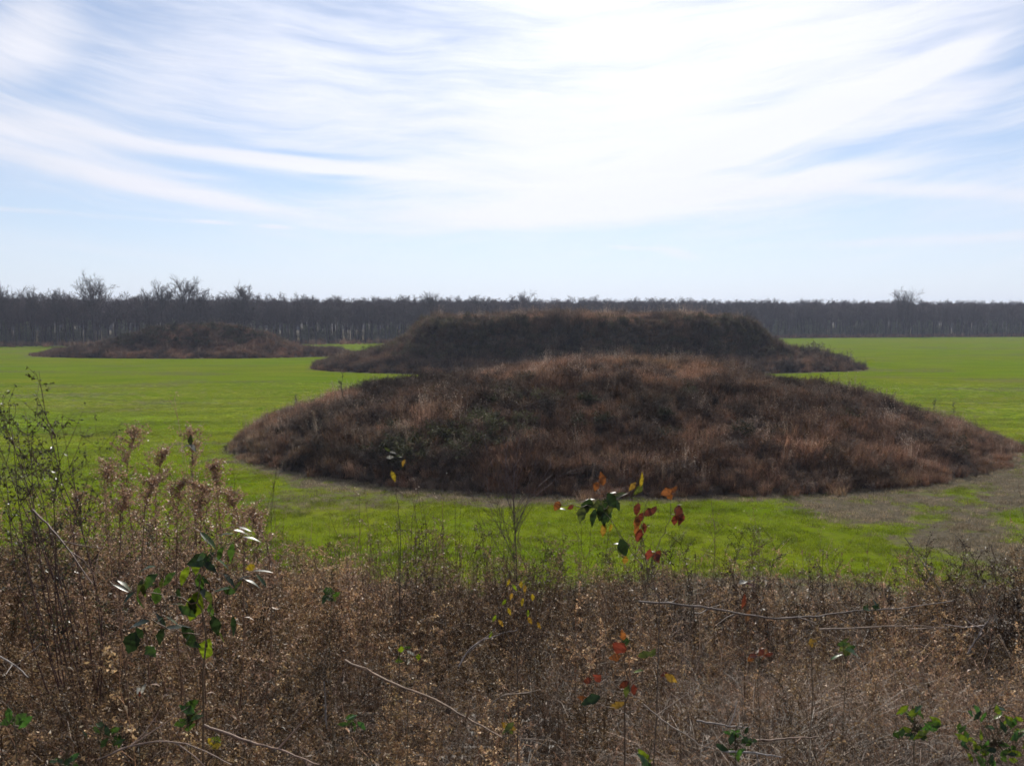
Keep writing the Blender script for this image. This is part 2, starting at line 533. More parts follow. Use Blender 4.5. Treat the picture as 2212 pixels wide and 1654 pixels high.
def brown_tint(k, warm, dark):
    def f(r, x, y, rr, n):
        cx, cy, rx, ry, H = MOUNDS[k]
        s = (.13 if k == 0 else .3)
        a = fbm(x, y, 9 if k == 0 else 14, 80 + k); b = fbm(x, y, 2.2 if k == 0 else 4, 90 + k)
        v = .34 + 1.15 * (b - .3) + .8 * (a - .5) + r.normal(0, .15, n)
        v = v * dark
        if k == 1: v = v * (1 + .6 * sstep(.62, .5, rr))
        w = np.clip((a - .35) * 2.2, 0, 1)[:, None]
        t = np.array([1.0, .98, .98]) * (1 - w) + np.array(warm) * w
        # paler tan stand on the left flank; crest paled partly as painted rim light
        if k == 0:
            l = sstep(-12, -22, x)
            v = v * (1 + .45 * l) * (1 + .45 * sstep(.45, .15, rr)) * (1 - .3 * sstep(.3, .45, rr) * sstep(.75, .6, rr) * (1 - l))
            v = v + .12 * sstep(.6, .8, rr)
        g = np.clip(fbm(x, y, 5, 130 + k) - .55, 0, 1)[:, None] * 1.6
        t = t * (1 - g) + np.array([.75, .92, .78]) * g
        return np.clip(v, .12, 1.8)[:, None] * t
    return f


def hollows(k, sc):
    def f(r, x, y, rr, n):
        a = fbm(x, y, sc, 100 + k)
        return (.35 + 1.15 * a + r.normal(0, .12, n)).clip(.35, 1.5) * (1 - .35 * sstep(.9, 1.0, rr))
    return f


def mix_src(r, x, y, rr, n):
    a = fbm(x, y, 4, 120) + r.normal(0, .12, n)
    u = r.uniform(0, 1, n)
    i = np.where(a < .42, np.where(u < .6, 3, 4), np.where(a < .55, np.where(u < .5, 0, 1), np.where(u < .5, 0, 2)))
    return np.where(r.uniform(0, 1, n) < .05, 5, i)


one = lambda x, y, rr: np.ones_like(x)
mound_cover(0, 15000, 11, "dry_brush", "reddish brown dead brush all over the nearest round mound", mix_src, one, brown_tint(0, (1.0, .95, .92), 1.08), hollows(0, 5))
def g0(x, y, rr):
    a = np.exp(-((x + 3.5) / 6.0) ** 2 - ((y - 63.5) / 3.2) ** 2)
    b = np.exp(-((x - 7) / 16.0) ** 2 - ((y - 69) / 5.5) ** 2) * sstep(.48, .56, fbm(x, y, 4, 33))
    return np.clip(.9 * sstep(.3, .6, a + .3 * (fbm(x, y, 2, 34) - .5)) + .55 * b, 0, 1)
gt = lambda r, x, y, rr, n: (r.uniform(.5, 1.2, n) * (.55 + .75 * np.exp(-((x + 3.5) / 7.0) ** 2)) * (.7 + .6 * fbm(x, y, 3, 7)))[:, None] * np.array([1.0, 1.0, .9])
gs = lambda r, x, y, rr, n: r.uniform(.6, 1.15, n)
gi = lambda r, x, y, rr, n: r.randint(0, 2, n)
mound_cover(0, 6000, 12, "evergreen_brambles", "patch of dull green brambles low on the nearest mound's face", gi, g0, gt, gs)

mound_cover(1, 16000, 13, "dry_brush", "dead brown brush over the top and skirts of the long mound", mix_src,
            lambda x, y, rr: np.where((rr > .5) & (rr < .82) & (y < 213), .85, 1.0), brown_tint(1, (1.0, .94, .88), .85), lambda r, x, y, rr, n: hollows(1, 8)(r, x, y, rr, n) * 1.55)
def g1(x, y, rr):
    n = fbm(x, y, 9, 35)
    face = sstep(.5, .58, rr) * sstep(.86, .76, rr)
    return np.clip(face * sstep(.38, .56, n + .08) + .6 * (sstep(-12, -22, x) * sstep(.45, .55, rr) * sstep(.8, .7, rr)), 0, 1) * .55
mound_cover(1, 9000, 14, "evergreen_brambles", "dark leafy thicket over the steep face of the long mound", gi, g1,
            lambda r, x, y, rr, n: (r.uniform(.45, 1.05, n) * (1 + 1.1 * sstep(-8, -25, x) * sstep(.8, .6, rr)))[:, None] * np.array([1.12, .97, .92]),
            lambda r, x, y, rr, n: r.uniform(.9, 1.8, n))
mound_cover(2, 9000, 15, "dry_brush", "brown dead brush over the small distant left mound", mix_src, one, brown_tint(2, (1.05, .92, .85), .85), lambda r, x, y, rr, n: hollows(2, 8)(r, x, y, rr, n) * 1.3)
mound_cover(2, 3500, 16, "evergreen_brambles", "dull green scrub on the face of the small distant mound", gi,
            lambda x, y, rr: sstep(.62, .45, rr) * sstep(.35, .5, fbm(x, y, 8, 36) + .1) * .7, gt, lambda r, x, y, rr, n: r.uniform(1., 1.7, n))

# ---- field grass
def patch(seed, n, size, h, w, col, var=.3):
    r = R(seed); mb = MB()
    b = np.stack([r.uniform(-size, size, n), r.uniform(-size, size, n), np.full(n, -.01)], 1)
    a = r.uniform(0, 2 * PI, n); L = h * r.uniform(.5, 1.2, n); ln = r.uniform(.1, .8, n)
    t = b + np.stack([np.cos(a) * ln * L, np.sin(a) * ln * L, L], 1)
    c = np.array(col)[None] * (1 + var * r.normal(size=(n, 1))).clip(.4, 1.7)
    mb.blades(b, t, w, c, .12, 2)
    return mb.mesh("patch", M_grass)


src_grass = [patch(21, 70, .36, .13, .018, (.20, .27, .012)), patch(22, 60, .36, .10, .018, (.22, .27, .016)),
             patch(23, 55, .36, .16, .020, (.30, .24, .16)), patch(24, 45, .36, .11, .018, (.19, .16, .11))]
r = R(31)
n = 90000
yy = np.sqrt(r.uniform(36 ** 2, 165 ** 2, n)); xx = r.uniform(-1, 1, n) * (.554 * yy * 1.12 + 4)
lit = litter(xx, yy) + r.normal(0, .16, n)
dens = fbm(xx, yy, 1.6, 51)
keep = (mound_r(0, xx, yy) > 1.0) & (r.uniform(0, 1, n) < (.55 + .9 * (dens - .35)) * sstep(165, 85, yy)) & ((lit < .55) | (r.uniform(0, 1, n) < .75))
xx, yy, lit, dens = xx[keep], yy[keep], lit[keep], dens[keep]; n = len(xx)
idx = np.where(lit > .5, r.randint(2, 4, n), r.randint(0, 2, n))
v = .62 + .75 * fbm(xx * .4, yy, 5, 52) + .1 * r.normal(size=n)
w = np.clip(fbm(xx * .35, yy, 24, 53) * 2.6 - .8, 0, 1)[:, None]
v = v * (1 - .35 * sstep(.52, .7, fbm(xx * .25, yy, 3.0, 54)))
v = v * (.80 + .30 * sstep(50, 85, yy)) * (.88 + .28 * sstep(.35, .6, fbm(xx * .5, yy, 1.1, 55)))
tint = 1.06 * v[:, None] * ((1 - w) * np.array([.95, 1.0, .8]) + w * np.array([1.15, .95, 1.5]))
s = (.55 + .8 * dens) * r.uniform(.8, 1.2, n) * (1 - .5 * sstep(60, 165, yy))
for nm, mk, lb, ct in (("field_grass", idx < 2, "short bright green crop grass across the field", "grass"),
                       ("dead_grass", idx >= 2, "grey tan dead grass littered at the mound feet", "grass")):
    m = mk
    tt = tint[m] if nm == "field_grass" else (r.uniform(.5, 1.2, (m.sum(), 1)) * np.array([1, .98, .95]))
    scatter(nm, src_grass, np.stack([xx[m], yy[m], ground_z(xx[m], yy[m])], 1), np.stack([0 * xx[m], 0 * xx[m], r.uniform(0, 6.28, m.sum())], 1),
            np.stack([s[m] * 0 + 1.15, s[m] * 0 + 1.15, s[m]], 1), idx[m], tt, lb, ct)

# ------------------------------------------------------------------ bare trees
def bare_tree(seed, H, spread, first, nlimb, dens, tw, lean=0.0, up=.55):
    """returns trunk, crown builders. A tapered trunk, limbs, branches and fine twigs."""
    r = R(seed); T = MB(); K = MB()
    bark = np.array([.072, .058, .060])
    n = 9; z = np.linspace(0, 1, n)
    th = H * .78
    wob = np.cumsum(r.normal(0, .10, (n, 2)), axis=0) * z[:, None]
    tp = np.stack([wob[:, 0] + lean * z * th, wob[:, 1], z * th - .2], 1)
    r0 = .011 * H + .06
    tr = r0 * (1 - .8 * z) + .02
    T.tube(tp, tr, bark, 6)

    def seg(p, d, L, ra, lvl):
        k = 4 if lvl < 3 else 3
        pts = [p]; dd = d.copy()
        for i in range(k - 1):
            dd = dd + r.normal(0, .16, 3) + np.array([0, 0, .10 if lvl < 3 else .03]); dd /= np.linalg.norm(dd)
            pts.append(pts[-1] + dd * L / (k - 1))
        K.tube(pts, np.linspace(ra, max(ra * .4, tw * .6), k), bark * r.uniform(.8, 1.5), 4 if lvl == 1 else 3)
        if lvl >= 4: return
        m = [0, 5, 5, dens][lvl]
        for j in range(m):
            f = r.uniform(.3, 1) if j else 1.0
            i = f * (k - 1); i0 = min(int(i), k - 2)
            q = pts[i0] + (pts[i0 + 1] - pts[i0]) * (i - i0)
            nd = dd * .55 + unit(r, 1)[0] * .75 + np.array([0, 0, .18]); nd /= np.linalg.norm(nd)
            seg(q, nd, L * r.uniform(.42, .66), max(ra * .5, tw), lvl + 1)

    for i in range(nlimb):
        f = first + (1 - first) * (i + r.uniform(0, .8)) / nlimb
        q = np.array([np.interp(f, z, tp[:, k]) for k in range(3)])
        a = i * 2.4 + r.uniform(-.5, .5)
        el = up + r.uniform(-.2, .3) + .5 * f ** 3
        d = np.array([math.cos(a) * math.cos(el), math.sin(a) * math.cos(el), math.sin(el)])
        L = spread * r.uniform(.75, 1.15) * (1.05 - .45 * f)
        seg(q, d, L, r0 * .42 * (1.15 - .7 * f), 1)
    return T, K


specs = [(1, 19, 5.5, .45, 8, 4, .035), (2, 18, 4.5, .5, 8, 4, .035), (3, 20, 5, .4, 9, 4, .035), (4, 17.5, 5.5, .38, 9, 5, .035), (5, 19, 4.2, .55, 7, 4, .035, .06), (6, 18.5, 5, .3, 10, 4, .035)]
treeproto = [bare_tree(*s) for s in specs]

# merged sources for the wood behind (stuff)
def merged(T, K, mat):
    mb = MB()
    for b in (T, K):
        v, q, c = b.data(); mb.add(v, q, c)
    return mb.mesh("wood", mat)
src_wood = [merged(T, K, M_far) for T, K in treeproto]
src_under = [shrublet(201 + i, 5.0 + i, 2.6, 22, 420, .28, (.13, .12, .10), (.19, .19, .13)).mesh("under", M_far) for i in range(3)]
def vine(seed):
    r = R(seed); mb = MB()
    n = 900
    h = r.uniform(.5, 9.5, n); a = r.uniform(0, 6.28, n); q = r.uniform(.1, 1.6, n) * (1 - .5 * h / 10)
    mb.kites(np.stack([q * np.cos(a), q * np.sin(a), h], 1), unit(r, n), unit(r, n), .38, .22, np.array([.17, .18, .12])[None] * r.uniform(.6, 1.4, (n, 1)))
    mb.tube([(0, 0, -.2), (.1, 0, 4), (0, .2, 9)], [.12, .09, .04], (.1, .09, .08), 4)
    return mb.mesh("vine", M_far)
src_under += [vine(221), vine(222)]

r = R(61)
X = []; Y = []; D = []
for row in range(9):
    sp = 4.6
    xx = np.arange(-330, 420, sp) + r.uniform(-2, 2, int(np.ceil(750 / sp)))
    X.append(xx); Y.append(line_y(xx) + 9 + row * 7.5 + r.uniform(-3, 3, len(xx))); D.append(np.full(len(xx), row))
X = np.concatenate(X); Y = np.concatenate(Y); D = np.concatenate(D); n = len(X)
z = 0 * X - .1
s = r.uniform(.98, 1.17, n) + .22 * (fbm(X, Y, 22, 62) - .5)
s3 = np.stack([s * 1.15, s * 1.15, s], 1)
t = (r.uniform(.6, 1.3, n) * (.7 + .6 * fbm(X, 0 * X, 12, 64)))[:, None] * np.array([1.05, .97, .98])
scatter("woodland", src_wood, np.stack([X, Y, z], 1), np.stack([0 * X, 0 * X, r.uniform(0, 6.28, n)], 1), s3, r.randint(0, 6, n), t,
        "dense bare winter woodland closing off the field behind the front trees", "woodland")
nb = 1500
X = r.uniform(-320, 420, nb); Y = line_y(X) + r.uniform(6, 34, nb)
sc_ = r.uniform(.5, 1.15, nb)
scatter("undergrowth", src_under, np.stack([X, Y, 0 * X], 1), np.stack([0 * X, 0 * X, r.uniform(0, 6.28, nb)], 1), sc_, r.randint(0, 5, nb),
        r.uniform(.6, 2.0, nb)[:, None] * np.array([1, 1, .95]), "grey green undergrowth between the trunks along the woodland edge", "undergrowth")
# low scrub strip at the field's far edge
nb = 3200
X = r.uniform(-320, 420, nb)
Y = line_y(X) + r.uniform(-5, 5, nb)
left = (X < -40); Y = np.where(left & (r.uniform(0, 1, nb) < .6), line_y(X) - r.uniform(2, 26, nb), Y)
gap = (np.abs(X + 38) < 9) & (Y < line_y(X) - 3)
X, Y = X[~gap], Y[~gap]; nb = len(X)
scatter("edge_scrub", src_brush, np.stack([X, Y, 0 * X], 1), np.stack([0 * X, 0 * X, r.uniform(0, 6.28, nb)], 1), r.uniform(1., 1.8, nb), r.randint(0, 6, nb),
        r.uniform(.5, 1.35, nb)[:, None] * np.array([1, .93, .85]), "low brown scrub along the foot of the far trees", "scrub")
# far wood beyond, seen just over the first
nb = 1500
X = r.uniform(-560, 760, nb); Y = r.uniform(820, 960, nb) + .15 * X
hh = (1.24 + .12 * fbm(X, Y, 60, 63)) * r.uniform(.94, 1.04, nb)
scatter("far_woodland", src_wood, np.stack([X, Y, 0 * X], 1), np.stack([0 * X, 0 * X, r.uniform(0, 6.28, nb)], 1), np.stack([hh * 1.7, hh * 1.7, hh * 1.08], 1), r.randint(0, 6, nb),
        r.uniform(.8, 1.2, nb)[:, None] * np.array([1, 1, 1.1]), "hazy blue grey woods beyond the nearer woodland", "woodland")

# front row trees as things
def tree_thing(T, K, label, loc, group=None, scale=(1, 1, 1), rz=0):
    t = thing("bare_tree", label, "tree", loc, group)
    obj("trunk", T.mesh("trunk", M_bark), t); obj("crown", K.mesh("crown", M_bark), t)
    t.scale = scale; t.rotation_euler.z = rz
    return t
def dup(root, loc, rz, scale, label, group=None):
    c = root.copy(); C.objects.link(c); c.location = loc; c.rotation_euler = (0, 0, rz); c.scale = scale; c["label"] = label
    if group: c["group"] = group
    elif "group" in c: del c["group"]
    for ch in list(root.children):
        d = ch.copy(); C.objects.link(d); d.parent = c
    return c
first = {}
xx = np.arange(-205, 305, 3.7)
r = R(71)
labs = [("slim bare tree in the dark woodland edge left of the small mound", "trees along the woodland edge left of the small mound"),
        ("slim bare tree in the woodland edge between the small and long mounds", "trees of the woodland edge between the two far mounds"),
        ("bare tree of the woodland edge showing over the long mound", "trees of the woodland edge behind the long mound"),
        ("bare tree in the woodland edge beyond the green field right of the mounds", "trees of the woodland edge beyond the field")]
for x in xx:
    if fbm(x, 0., 9, 72) < .38 and r.uniform() < .7: continue
    x = x + r.uniform(-1.9, 1.9); y = float(line_y(x)) + r.uniform(0, 7)
    px = 512 + x / y * F
    g = 0 if px < 120 else 1 if px < 400 else 2 if px < 800 else 3
    k = r.randint(0, 6); s = r.uniform(.74, 1.17); a = r.uniform(0, 6.28)
    w = r.uniform(.7, 1.6) * s
    if k not in first:
        first[k] = tree_thing(*treeproto[k], labs[g][0], (x, y, -.1), labs[g][1], (w, w, s), a)
    else:
        dup(first[k], (x, y, -.1), a, (w, w, s), *labs[g])

def fan_tree(seed, H, width, nl, dens, fork):
    """open-grown bare tree: short bole forking into long ascending limbs that fan out and split into fine twigs"""
    r = R(seed); T = MB(); K = MB(); bark = np.array([.075, .062, .062])
    zf = H * fork; r0 = .014 * H
    T.tube([(0, 0, -.2), (.1, 0, zf * .5), (0, .1, zf), (.1, .1, zf + .06 * H)], [r0, r0 * .8, r0 * .7, r0 * .5], bark, 6)
    def go(p, d, L, ra, lvl):
        k = 5 if lvl == 1 else 4
        pts = [p]; dd = d.copy()
        for i in range(k - 1):
            dd = dd + r.normal(0, .10 + .03 * lvl, 3) + np.array([0, 0, .05]); dd /= np.linalg.norm(dd); pts.append(pts[-1] + dd * L / (k - 1))
        K.tube(pts, np.linspace(ra, max(ra * .45, .026), k), bark * r.uniform(.8, 1.4), 3)
        if lvl == 4: return
        for j in range([0, 6, 6, dens][lvl]):
            f = r.uniform(.25, 1) if j else 1; i = f * (k - 1); i0 = min(int(i), k - 2)
            q = pts[i0] + (pts[i0 + 1] - pts[i0]) * (i - i0)
            nd = dd + unit(r, 1)[0] * .62; nd /= np.linalg.norm(nd)
            go(q, nd, L * r.uniform(.38, .58), max(ra * .55, .034), lvl + 1)
    for i in range(nl):
        a = i * 2.4 + r.uniform(-.3, .3); s_ = (i + .5) / nl
        q = np.array([0, 0, zf * (.8 + .25 * r.uniform())])
        top = np.array([math.cos(a) * width / 2 * math.sqrt(s_), math.sin(a) * width / 2 * math.sqrt(s_), H * (.97 - .26 * s_ ** 2)])
        d = top - q; L = np.linalg.norm(d) * .78; d /= np.linalg.norm(d)
        go(q, d, L, r0 * .5, 1)
    return T, K
def tall(dx, dytop, width, label, seed, dens=4, nl=10, tw=.05, firstf=.45, dd=2, up=.5):
    px = dx * 1024 / 2212; x0 = 0
    y = 380.
    for _ in range(8):
        x0 = (px - 512) / F * y; y = float(line_y(x0)) + dd
    top = at(dx, dytop, y).z
    T, K = fan_tree(seed, top, width, nl, dens, firstf)
    v = np.percentile(np.concatenate(K.v)[:, 2], 98.5); s = top / v
    return tree_thing(T, K, label, (x0, y, -.1), None, (s, s, s), seed)
tall(203, 598, 16, "tall bare tree with a wide fan crown above the left woodland", 301, 5, 12, .045, .5, 1, .75)
tall(352, 610, 11, "left tree of the tall bare pair above the small mound", 302, 5, 10, .05, .58)
tall(401, 600, 13, "right and taller tree of the bare pair above the small mound", 303, 5, 11, .05, .55)
tall(436, 622, 7, "thin pale treetop just right of the tall bare pair", 304, 4, 8, .04, .6)
tall(318, 626, 6, "short thin treetop just left of the tall bare pair", 312, 4, 8, .04, .6)
tall(527, 618, 12, "dense twiggy dark tree top between the bare pair and the long mound", 305, 7, 13, .055, .5)
tall(14, 617, 11, "bare tree rising over the woodland at the left frame edge", 306, 5, 10, .045, .5)
tall(72, 624, 10, "bare tree second from the left frame edge over the woodland", 307, 5, 9, .045, .5)
tall(124, 626, 9, "low wide bare crown between the frame edge trees and the fan tree", 308, 5, 9, .045, .55)
tall(1952, 625, 13, "pale lone treetop standing over the right hand woodland", 309, 5, 10, .04, .55, 4)
tall(936, 633, 13, "dark rounded treetop bump over the left end of the long mound", 313, 6, 10, .05, .5, 10)
tall(1138, 630, 9, "faint bare treetop over the middle of the long mound", 314, 4, 9, .035, .5, 30)
tall(706, 655, 5, "thick dark trunked tree between the two far mounds", 310, 3, 9, .08, .4, -3)
tall(855, 668, 5, "dark leaning tree just left of the long mound", 311, 3, 8, .07, .35, -3)

# ------------------------------------------------------------------ plants standing out on the mounds
def stalk(name, label, base, h, seed, col, nb=7, spread=.3, leaf=None, group=None, rad=.02, cat="shrub", n2=3):
    r = R(seed); S = MB()
    p = np.zeros(3); pts = [p.copy()]
    for i in range(5):
        p = p + np.array([r.normal(0, .03) * h, r.normal(0, .03) * h, h / 5]); pts.append(p.copy())
    pts = np.array(pts); S.tube(pts, np.linspace(rad, rad * .35, 6), col, 4)
    tips = []
    for i in range(nb):
        f = r.uniform(.3, 1); q = np.array([np.interp(f, np.linspace(0, 1, 6), pts[:, k]) for k in range(3)])
        d = unit(r, 1)[0] * np.array([1, 1, .3]) + np.array([0, 0, .9]); d /= np.linalg.norm(d)
        e = q + d * spread * h * r.uniform(.5, 1.2) * (1.2 - f)
        S.tube([q, (q + e) / 2 + r.normal(0, .02 * h, 3), e], [rad * .5, rad * .4, rad * .25], col, 3)
        tips.append((q, e))
        for j in range(n2):
            a = q + (e - q) * r.uniform(.3, 1); b = a + (unit(r, 1)[0] + np.array([0, 0, .6])) * spread * h * .35
            S.tube([a, (a + b) / 2 + r.normal(0, .01 * h, 3), b], [rad * .3, rad * .25, rad * .18], col, 3); tips.append((a, b))
    t = thing(name, label, cat, base, group)
    obj("stem", S.mesh("stem", M_twig), t)
    if leaf:
        m, ls, lc = leaf; Lf = MB()
        k = r.randint(0, len(tips), m); A = np.array([a for a, b in tips]); B = np.array([b for a, b in tips])
        P = A[k] + (B[k] - A[k]) * r.uniform(.2, 1.1, (m, 1)) + r.normal(0, ls * .4, (m, 3))
        Lf.kites(P, unit(r, m), unit(r, m), ls * r.uniform(.6, 1.4, m), ls * .55, np.array(lc)[None] * r.uniform(.5, 1.5, (m, 1)))
        obj("leaves", Lf.mesh("leaves", M_dleaf), t)
    return t


def on_mound(k, dx, dy, guess):
    """depth where the view through this photo position meets mound k's surface or crest"""
    best = None
    for d in np.arange(guess - 30, guess + 30, .5):
        p = at(dx, dy, d); z = float(mound_z(k, np.array([p.x]), np.array([p.y]))[0])
        if best is None or abs(p.z - z) < best[0]: best = (abs(p.z - z), d, z)
    p = at(dx, dy, best[1]); return Vector((p.x, p.y, best[2] - .1))
for dx, dy, h, lb, sd in ((742, 868, 2.6, "dark upright sapling on the left shoulder of the nearest mound", 401),
                          (2016, 895, 2.3, "left of two thin saplings on the right shoulder of the nearest mound", 402),
                          (2060, 905, 2.3, "right of two thin saplings on the right shoulder of the nearest mound", 403),
                          (640, 890, 1.7, "short dark sapling low on the left rim of the nearest mound", 404)):
    stalk("sapling", lb, on_mound(0, dx, dy, 80), h, sd, (.06, .05, .04), 10, .22, (60, .10, (.07, .07, .04)), rad=.035)
def big_shrub(name, label, base, s, meshb):
    t = thing(name, label, "shrub", base)
    obj("foliage", meshb.mesh("foliage", M_dleaf), t); t.scale = s
    return t
big_shrub("shrub", "rounded dark shrub on the right skirt of the long mound", on_mound(1, 1762, 772, 205), (3.0, 3.0, 3.4), shrublet(411, 1.2, 1.1, 18, 600, .11, (.10, .085, .07), (.12, .10, .06)))
big_shrub("shrub", "lower shrub beside the rounded one near the long mound's right tip", on_mound(1, 1820, 788, 203), (3.0, 2.6, 2.6), shrublet(412, 1.2, 1.1, 18, 600, .11, (.10, .085, .07), (.11, .09, .06)))
big_shrub("shrub", "pale tawny shrub on the right face of the nearest mound", on_mound(0, 2110 - 0, 0 + 915, 80) * 1.0, (1.2, 1.2, 1.0), shrublet(413, 1.1, .9, 16, 400, .08, (.26, .2, .14), (.36, .25, .15)))

# ------------------------------------------------------------------ foreground brush
DRY = np.array([.34, .22, .15])
def weed(seed, h=.8, nbr=14, fl=16, fs=.011, bcol=(.26, .17, .12), fcol=(.39, .28, .17), low=22):
    """dead bushy weed: stem, side twigs crowded with curled bits, hanging dry leaves"""
    r = R(seed); mb = MB()
    n = 7; z = np.linspace(0, 1, n)
    la = r.uniform(0, 6.28); lean = r.uniform(.05, .3) * h
    pts = np.stack([lean * z ** 2 * math.cos(la) + r.normal(0, .008, n), lean * z ** 2 * math.sin(la) + r.normal(0, .008, n), z * h], 1)
    mb.tube(pts, np.linspace(.0030, .0012, n), bcol, 3)
    A = []; B = []
    for i in range(nbr):
        f = r.uniform(.3, 1); q = np.array([np.interp(f, z, pts[:, k]) for k in range(3)])
        a = r.uniform(0, 6.28); L = r.uniform(.06, .2) * (1.25 - f * .6) * h / .8
        d = np.array([math.cos(a), math.sin(a), r.uniform(.2, 1.1)]); e = q + d * L
        m = (q + e) / 2 + np.array([0, 0, .015])
        mb.tube([q, m, e], [.0016, .0012, .0008], np.array(bcol) * r.uniform(.8, 1.4), 3)
        A += [q + (m - q) * .3, m]; B += [m, e]
    A = np.array(A); B = np.array(B)
    m = nbr * fl
    k = r.randint(0, len(A), m)
    p = A[k] + (B[k] - A[k]) * r.uniform(0, 1.15, (m, 1)) + r.normal(0, .007, (m, 3))
    mb.kites(p, unit(r, m), unit(r, m), fs * r.uniform(.6, 1.7, m), fs * r.uniform(.4, .8, m), np.where(r.uniform(0, 1, (m, 1)) < .05, np.array([[.75, .68, .52]]), np.array(fcol)[None] * r.uniform(.12, 1.45, (m, 1))), .25)  # a few near-white bits painted in as sun glints
    f = r.uniform(.05, .95, low); q = np.stack([np.interp(f, z, pts[:, k]) for k in range(3)], 1)
    d = unit(r, low) * np.array([1, 1, .4]) + np.array([0, 0, -.5])
    mb.kites(q, d, unit(r, low), r.uniform(.02, .045, low), .009, np.array(fcol)[None] * r.uniform(.4, 1.1, (low, 1)), .2)
    return mb.mesh("weed", M_dry)


def upright(seed, h=1.0, n=5, col=(.22, .15, .11)):
    """clump of thin upright dead stems with short twigs"""
    r = R(seed); mb = MB()
    for i in range(n):
        b = np.array([r.normal(0, .05), r.normal(0, .05), -.02]); L = h * r.uniform(.6, 1.1)
        a = r.uniform(0, 6.28); ln = r.uniform(.02, .22) * L
        z = np.linspace(0, 1, 6)
        pts = np.stack([b[0] + math.cos(a) * ln * z ** 1.5, b[1] + math.sin(a) * ln * z ** 1.5, z * L], 1) + r.normal(0, .006, (6, 3))
        c = np.array(col) * r.uniform(.6, 1.5)
        mb.tube(pts, np.linspace(.0026, .0009, 6), c, 3)
        for j in range(9):
            f = r.uniform(.25, 1); q = np.array([np.interp(f, z, pts[:, k]) for k in range(3)])
            e = q + (unit(r, 1)[0] * np.array([1, 1, .5]) + np.array([0, 0, .8])) * r.uniform(.03, .12)
            mb.tube([q, (q + e) / 2 + r.normal(0, .006, 3), e], [.0011, .0009, .0006], c, 3)
            m = 4
            mb.kites(q + (e - q) * r.uniform(.3, 1.1, (m, 1)) + r.normal(0, .004, (m, 3)), unit(r, m), unit(r, m), .010 * r.uniform(.6, 1.5, m), .006, np.array([.38, .28, .2])[None] * r.uniform(.5, 1.6, (m, 1)))
    return mb.mesh("upright", M_dry)


def mat_grass(seed, n=90, L=.45, col=(.35, .24, .16)):
    """flattened tangle of dead grass blades and broken straws"""
    r = R(seed); mb = MB()
    b = np.stack([r.normal(0, .14, n), r.normal(0, .14, n), r.uniform(0, .12, n)], 1)
    a = r.uniform(0, 6.28, n) * .0 + r.normal(seed, 1.1, n); ll = L * r.uniform(.4, 1.2, n)
    t = b + np.stack([np.cos(a) * ll, np.sin(a) * ll, r.uniform(-.05, .45, n) * ll], 1)
    mb.blades(b, t, .0030 * r.uniform(.5, 1.5, n), np.array(col)[None] * r.uniform(.4, 1.45, (n, 1)), r.uniform(.02, .28, n)[:, None], 4)
    return mb.mesh("mat", M_dry)


def tangle(seed, n=14, L=.5, col=(.33, .24, .18)):
    """arching bare brambles and loops of dry vine"""
    r = R(seed); mb = MB()
    for i in range(n):
        p = np.array([r.normal(0, .1), r.normal(0, .1), r.uniform(0, .15)])
        d = unit(r, 1)[0] * np.array([1, 1, .3]) + np.array([0, 0, .9]); d /= np.linalg.norm(d)
        pts = [p]; k = 7; l = L * r.uniform(.5, 1.3) / k
        for j in range(k):
            d = d + r.normal(0, .22, 3) + np.array([0, 0, -.2]); d /= np.linalg.norm(d); pts.append(pts[-1] + d * l)
        c = np.array(col) * r.uniform(.5, 1.6)
        mb.tube(pts, np.linspace(.0024, .0010, k + 1) * r.uniform(.6, 1.4), c, 3)
        m = 5; q = np.array(pts)[r.randint(1, k + 1, m)]
        mb.kites(q + r.normal(0, .006, (m, 3)), unit(r, m), unit(r, m), .018 * r.uniform(.5, 1.6, m), .011, np.array([.36, .26, .19])[None] * r.uniform(.4, 1.5, (m, 1)), .3)
    return mb.mesh("tangle", M_dry)


def litter_src(seed, n=60):
    r = R(seed); mb = MB()
    p = np.stack([r.uniform(-.25, .25, n), r.uniform(-.25, .25, n), r.uniform(.0, .12, n)], 1)
    mb.kites(p, unit(r, n) * np.array([1, 1, .4]), unit(r, n) + np.array([0, 0, .8]), .035 * r.uniform(.4, 1.4, n), .022 * r.uniform(.4, 1.2, n), np.array([.33, .22, .15])[None] * r.uniform(.3, 1.5, (n, 1)), .2)
    return mb.mesh("litter", M_dry)


src_weed = [weed(501), weed(502, .7, 18, 18, .010), weed(503, .9, 14, 20, .012, fcol=(.42, .31, .19)), weed(504, .6, 16, 14, .013, fcol=(.34, .25, .14)), weed(505, .75, 20, 16, .009, fcol=(.44, .34, .21))]
src_up = [upright(511), upright(512, 1.1, 6), upright(513, .9, 7), upright(514, 1.25, 4)]
src_mat = [mat_grass(521), mat_grass(522, 110, .35, (.34, .235, .155)), mat_grass(523, 80, .55, (.38, .27, .18)), mat_grass(524, 100, .3, (.28, .18, .12))]
src_tan = [tangle(531), tangle(532, 18, .4), tangle(533, 12, .65, (.4, .32, .26))]
src_lit = [litter_src(541), litter_src(542)]


def fg_points(r, n, y0=1.35, y1=12.5):
    y = y0 + (y1 - y0) * r.uniform(0, 1, n) ** .75
    x = r.uniform(-1, 1, n) * (.554 * y * 1.25 + .7)
    return x, y


def fg(name, protos, n, seed, maskf, sclf, tintf, label, cat, tilt=.12):
    r = R(seed)
    x, y = fg_points(r, n)
    keep = r.uniform(0, 1, n) < maskf(x, y)
    x, y = x[keep], y[keep]; n = len(x)
    rot = np.stack([r.normal(0, tilt, n), r.normal(0, tilt, n), r.uniform(0, 6.28, n)], 1)
    return scatter(name, protos, np.stack([x, y, near_z(x, y) - .02], 1), rot, sclf(r, x, y, n), r.randint(0, len(protos), n), tintf(r, x, y, n), label, cat)


